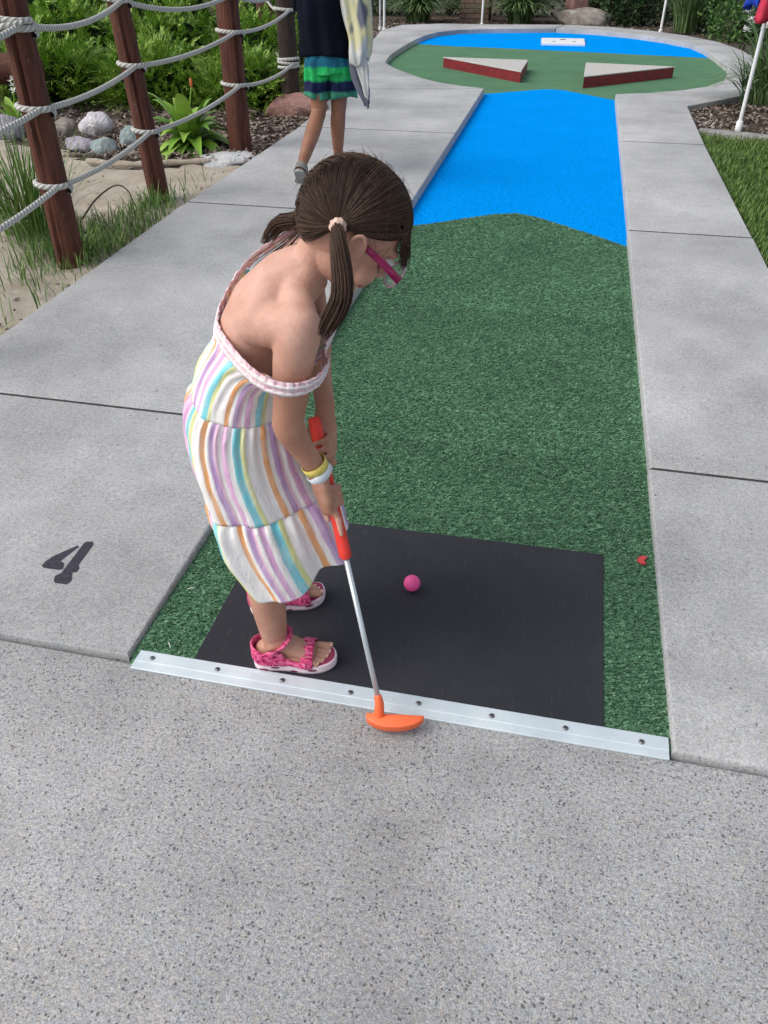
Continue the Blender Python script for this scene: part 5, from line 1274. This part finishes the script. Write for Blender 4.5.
# right foot flat, left foot trailing with the heel up
def bfoot(A_, heel, toe, n_, mb):
    f = unit(toe - heel); l = unit(np.cross(n_, f)); up_ = np.cross(f, l)
    mb.ell(heel + f * .03 + up_ * .03, (f * .036, l * .032, up_ * .034)); mb.tube([A_, heel + f * .06 + up_ * .055, heel + f * .12 + up_ * .032, heel + f * .17 + up_ * .020], [(.033, .033), (.034, .036), (.038, .026), (.042, .017)], 20, ref=l)
    mb.tube([heel + f * .03 + up_ * .02, heel + f * .17 + up_ * .014], [(.03, .018), (.04, .014)], 18, ref=l)
    for k, (y, ln, r_) in enumerate(((.026, .218, .012), (.008, .216, .0095), (-.008, .210, .009), (-.022, .200, .0085), (-.034, .188, .008))):
        s_ = 1 if heel[0] > -1.68 else -1
        mb.tube([heel + f * .155 + l * y * s_ + up_ * .016, heel + f * ln + l * y * s_ + up_ * .011], [r_, r_], 10, dome=True)
    return f, l, up_
zr = .0665 + .022
RFt = bfoot(V(-1.612, 5.68, .15), V(-1.615, 5.645, zr), V(-1.60, 5.90, zr), V(0, 0, 1), Bb)
LHeel, LToe = V(-1.726, 5.150, .160), V(-1.735, 5.265, .006)
LFt = bfoot(V(-1.725, 5.205, .172), LHeel, LToe, V(0, .86, .5), Bb)
bb = build('body', Bb, M['skinboy'], boy); skin_over(bb, .0048, 5, .5)
for (f, l, up_), heel in ((RFt, V(-1.615, 5.645, zr)), (LFt, LHeel)):
    out = [(-.004, 0), (.006, .028), (.03, .036), (.08, .034), (.14, .046), (.19, .045), (.222, .028), (.232, 0), (.222, -.028), (.19, -.044), (.14, -.044), (.08, -.034), (.03, -.036), (.006, -.026)]
    S_ = spline([(a, b, 0) for a, b in out] + [(out[0][0], out[0][1], 0)], 60)[:-1]; mb = MB()
    mb.loft([[heel + f * q[0] * 1.0 + l * q[1] * k + up_ * z for q in S_] for k, z in ((.94, -.022), (1, -.019), (1, -.003), (.95, 0))]); so = build('sandal', mb, M['sandalsole'], boy, auto=50)
    for x, w, r1, r2 in ((.035, .028, .040, .062), (.14, .045, .052, .044), (.165, .03, .051, .036)):
        mb = MB(); rings = []
        for a in np.linspace(0, math.pi, 17):
            c = heel + f * (x + (.03 * math.sin(a) if x < .1 else 0)) + l * r1 * math.cos(a) + up_ * (r2 * math.sin(a)); o = unit(l * math.cos(a) + up_ * math.sin(a)); rings.append([c - f * w / 2, c - f * w / 2 + o * .004, c + f * w / 2 + o * .004, c + f * w / 2])
        mb.loft(rings); build('sandal_strap', mb, M['sandal'], so, auto=50)
    mb = MB(); rings = []
    for a in np.linspace(-1.9, 1.9, 17):
        c = heel + f * (.034 - .044 * math.cos(a)) + l * .040 * math.sin(a) + up_ * .03; rings.append([c - up_ * .022, c - up_ * .02 - f * .004, c + up_ * .022 - f * .004, c + up_ * .022])
    mb.loft(rings); build('sandal_strap', mb, M['sandal'], so, auto=50)
# shorts
def cloth_tube(mb, secs, N=90, seed=1, amp=.008, fr=7):
    q = np.random.default_rng(seed).uniform(0, 6, 6); a = np.arange(N) * 2 * math.pi / N; rows = []
    S_ = [np.array(s) for s in secs]; K = 22
    for k in range(K):
        t = k / (K - 1) * (len(S_) - 1); j = min(int(t), len(S_) - 2); s = S_[j] * (1 - (t - j)) + S_[j + 1] * (t - j); v = k / (K - 1)
        w = amp * (np.sin(fr * a + q[0] + 2 * v) + .6 * np.sin((fr + 4) * a + q[1] - 3 * v) + .7 * np.sin(3 * a + 9 * v + q[2])) * (.4 + .6 * v)
        rows.append(np.stack([s[0] + (s[3] + w) * np.cos(a), s[1] + (s[4] + w) * np.sin(a), np.full(N, s[2]) + .012 * v * np.sin(2 * a + q[3])], 1))
    mb.loft(rows, True, False)
mb = MB(); cloth_tube(mb, [(-1.567, 5.63, .80, .078, .105), (-1.560, 5.63, .68, .092, .112), (-1.560, 5.645, .60, .094, .108), (-1.558, 5.655, .515, .096, .100)], seed=3); cloth_tube(mb, [(-1.695, 5.62, .80, .086, .105), (-1.707, 5.62, .68, .092, .112), (-1.712, 5.615, .60, .090, .105), (-1.715, 5.61, .52, .084, .095)], seed=4)
cloth_tube(mb, [(-1.633, 5.62, .86, .142, .100), (-1.634, 5.62, .74, .158, .115), (-1.634, 5.62, .665, .160, .118)], seed=6, amp=.004)
sh = build('shorts', mb, M['shorts'], boy); sh.data.materials.clear(); sh.data.materials.append(M['shorts']); modify(sh, ('SOLIDIFY', dict(thickness=.003, offset=0)))
mb = MB(); cloth_tube(mb, [(-1.655, 5.63, 1.225, .062, .058), (-1.655, 5.62, 1.20, .12, .085), (-1.655, 5.62, 1.15, .178, .108), (-1.657, 5.62, 1.05, .176, .120), (-1.655, 5.62, .92, .168, .118), (-1.648, 5.62, .82, .170, .122), (-1.644, 5.62, .755, .172, .126)], seed=8, amp=.007)
for S, E_, W_, o in BS:
    m = S * .35 + E_ * .65; mb.tube([S * 1.05 - E_ * .05 + V(-o * .02, 0, .01), S, m], [(.06, .06), (.064, .064), (.062, .060)], 22, caps=False)
st = build('shirt', mb, M['navy'], boy); modify(st, ('SOLIDIFY', dict(thickness=.003, offset=0)))
mb = MB(); mb.ell(BL(-.008, 0, .018), (bd * .098, br * .082, bu * .088), 40, 28); me_ = mb.v[0]; keep = []
loc_ = (me_ - BH); xx, zz_ = loc_ @ bd, loc_ @ bu
mb.f = [f for f in mb.f if not any((xx[i] > .045 and zz_[i] < .055) or zz_[i] < -.045 for i in f)]; mb.m = [0] * len(mb.f)
hq = build('hair', mb, M['boyhair'], boy); modify(hq, ('SOLIDIFY', dict(thickness=.012, offset=1)))
for q in (-1, 1):
    mb = MB(); mb.ell(BL(.084, q * .032, .0), (bd * .010, br * .013, bu * .009), 14, 10); ey = build('eye', mb, M['eyewhite'], bb); mb = MB(); mb.ell(BL(.0905, q * .032, 0), (bd * .0045, br * .006, bu * .006), 12, 8); build('iris', mb, M['iris'], ey)
mb = MB(); mb.tube([BL(.086, -.02, -.067), BL(.095, 0, -.067), BL(.086, .02, -.067)], [.003, .0055, .003], 8, dome=True); build('lips', mb, M['lip'], bb)
# towel over his right arm
tw = empty('towel', (-1.40, 5.56, .95), 'pale patterned towel with grey border draped over the arm of the child in navy', 'towel')
def drape(name, mat, secs, seed, amp, N=84, K=40):
    q = np.random.default_rng(seed).uniform(0, 6, 6); a = np.arange(N) * 2 * math.pi / N; S_ = [np.array(s, float) for s in secs]; rows = []
    for k in range(K):
        t = k / (K - 1) * (len(S_) - 1); j = min(int(t), len(S_) - 2); s = S_[j] * (1 - (t - j)) + S_[j + 1] * (t - j); v = k / (K - 1)
        w = amp * (np.sin(6 * a + q[0] + 3 * v) + .6 * np.sin(11 * a + q[1] - 4 * v) + .8 * np.sin(2 * a + 8 * v + q[2]))
        ca, sa = np.cos(a), np.sin(a); ca = np.sign(ca) * np.abs(ca) ** .8
        rows.append(np.stack([s[0] + (s[3] + w) * ca + s[5] * sa * s[4], s[1] + (s[4] + w * .9) * sa, s[2] + .018 * np.sin(3 * a + q[3]) * v + s[6] * ca], 1))
    mb = MB(); mb.loft(rows); return build(name, mb, mat, tw)
drape('towel_fold', M['towel'], [(-1.50, 5.60, 1.235, .045, .075, 0, 0), (-1.47, 5.58, 1.20, .075, .095, 0, -.02), (-1.44, 5.55, 1.10, .082, .085, 0, 0), (-1.415, 5.54, .98, .082, .075, .1, 0), (-1.395, 5.53, .88, .078, .07, .1, 0), (-1.395, 5.52, .79, .068, .06, 0, .01), (-1.40, 5.52, .735, .050, .045, 0, .02)], 3, .009)
drape('towel_border', M['towelgrey'], [(-1.430, 5.53, .80, .045, .030, 0, 0), (-1.425, 5.53, .72, .050, .028, 0, 0), (-1.405, 5.53, .64, .046, .026, 0, -.01), (-1.38, 5.53, .56, .034, .022, 0, -.01), (-1.362, 5.53, .49, .016, .016, 0, -.01)], 5, .005)
drape('towel_fold', M['towel'], [(-1.392, 5.505, .78, .035, .018, 0, 0), (-1.380, 5.503, .70, .034, .018, 0, 0), (-1.365, 5.503, .62, .024, .016, 0, -.01), (-1.352, 5.505, .545, .010, .010, 0, -.01)], 7, .004)

# ------------------------------------------------------------------ light, sky, camera
AZ, ELV = -118, 46        # where the soft light comes from: degrees clockwise from +Y, and height
w = bpy.data.worlds.new('World'); SC.world = w; w.use_nodes = True; nt = w.node_tree; bg = nt.nodes['Background']
sky = nt.nodes.new('ShaderNodeTexSky'); sky.sky_type = 'NISHITA'; sky.sun_disc = False; sky.sun_elevation = R(ELV); sky.sun_rotation = R(AZ); sky.air_density = 1.0; sky.dust_density = 3.0; sky.ozone_density = 1.0
hs = nt.nodes.new('ShaderNodeHueSaturation'); hs.inputs['Saturation'].default_value = .42
nt.links.new(sky.outputs[0], hs.inputs['Color']); nt.links.new(hs.outputs[0], bg.inputs['Color']); bg.inputs['Strength'].default_value = .10
L = bpy.data.lights.new('soft_daylight', 'SUN'); L.energy = 1.0; L.angle = R(50); L.color = (1.0, .95, .88)
lo = bpy.data.objects.new('soft_daylight', L); COL.objects.link(lo); lo.location = (-3, -2, 6)
dv = Vector((math.sin(R(AZ)) * math.cos(R(ELV)), math.cos(R(AZ)) * math.cos(R(ELV)), math.sin(R(ELV)))); lo.rotation_euler = dv.to_track_quat('Z', 'Y').to_euler()
cam = bpy.data.cameras.new('camera'); co = bpy.data.objects.new('camera', cam); COL.objects.link(co); SC.camera = co
p_, y_ = R(36.09325581622025), R(12.692049496470053)
fwd = Vector((-math.sin(y_) * math.cos(p_), math.cos(y_) * math.cos(p_), -math.sin(p_))); rgt = Vector((math.cos(y_), math.sin(y_), 0)); upv = rgt.cross(fwd)
co.matrix_world = Matrix(((rgt.x, upv.x, -fwd.x, 0), (rgt.y, upv.y, -fwd.y, 0), (rgt.z, upv.z, -fwd.z, 1.33), (0, 0, 0, 1)))
cam.sensor_fit = 'VERTICAL'; cam.sensor_height = 36; cam.sensor_width = 27; cam.lens = 775 / 1024 * 36; cam.clip_start = .05; cam.clip_end = 600
SC.view_settings.view_transform = 'Standard'; SC.view_settings.look = 'None'; SC.view_settings.gamma = 1; SC.view_settings.exposure = 0.78
SC.render.resolution_x, SC.render.resolution_y = 768, 1024
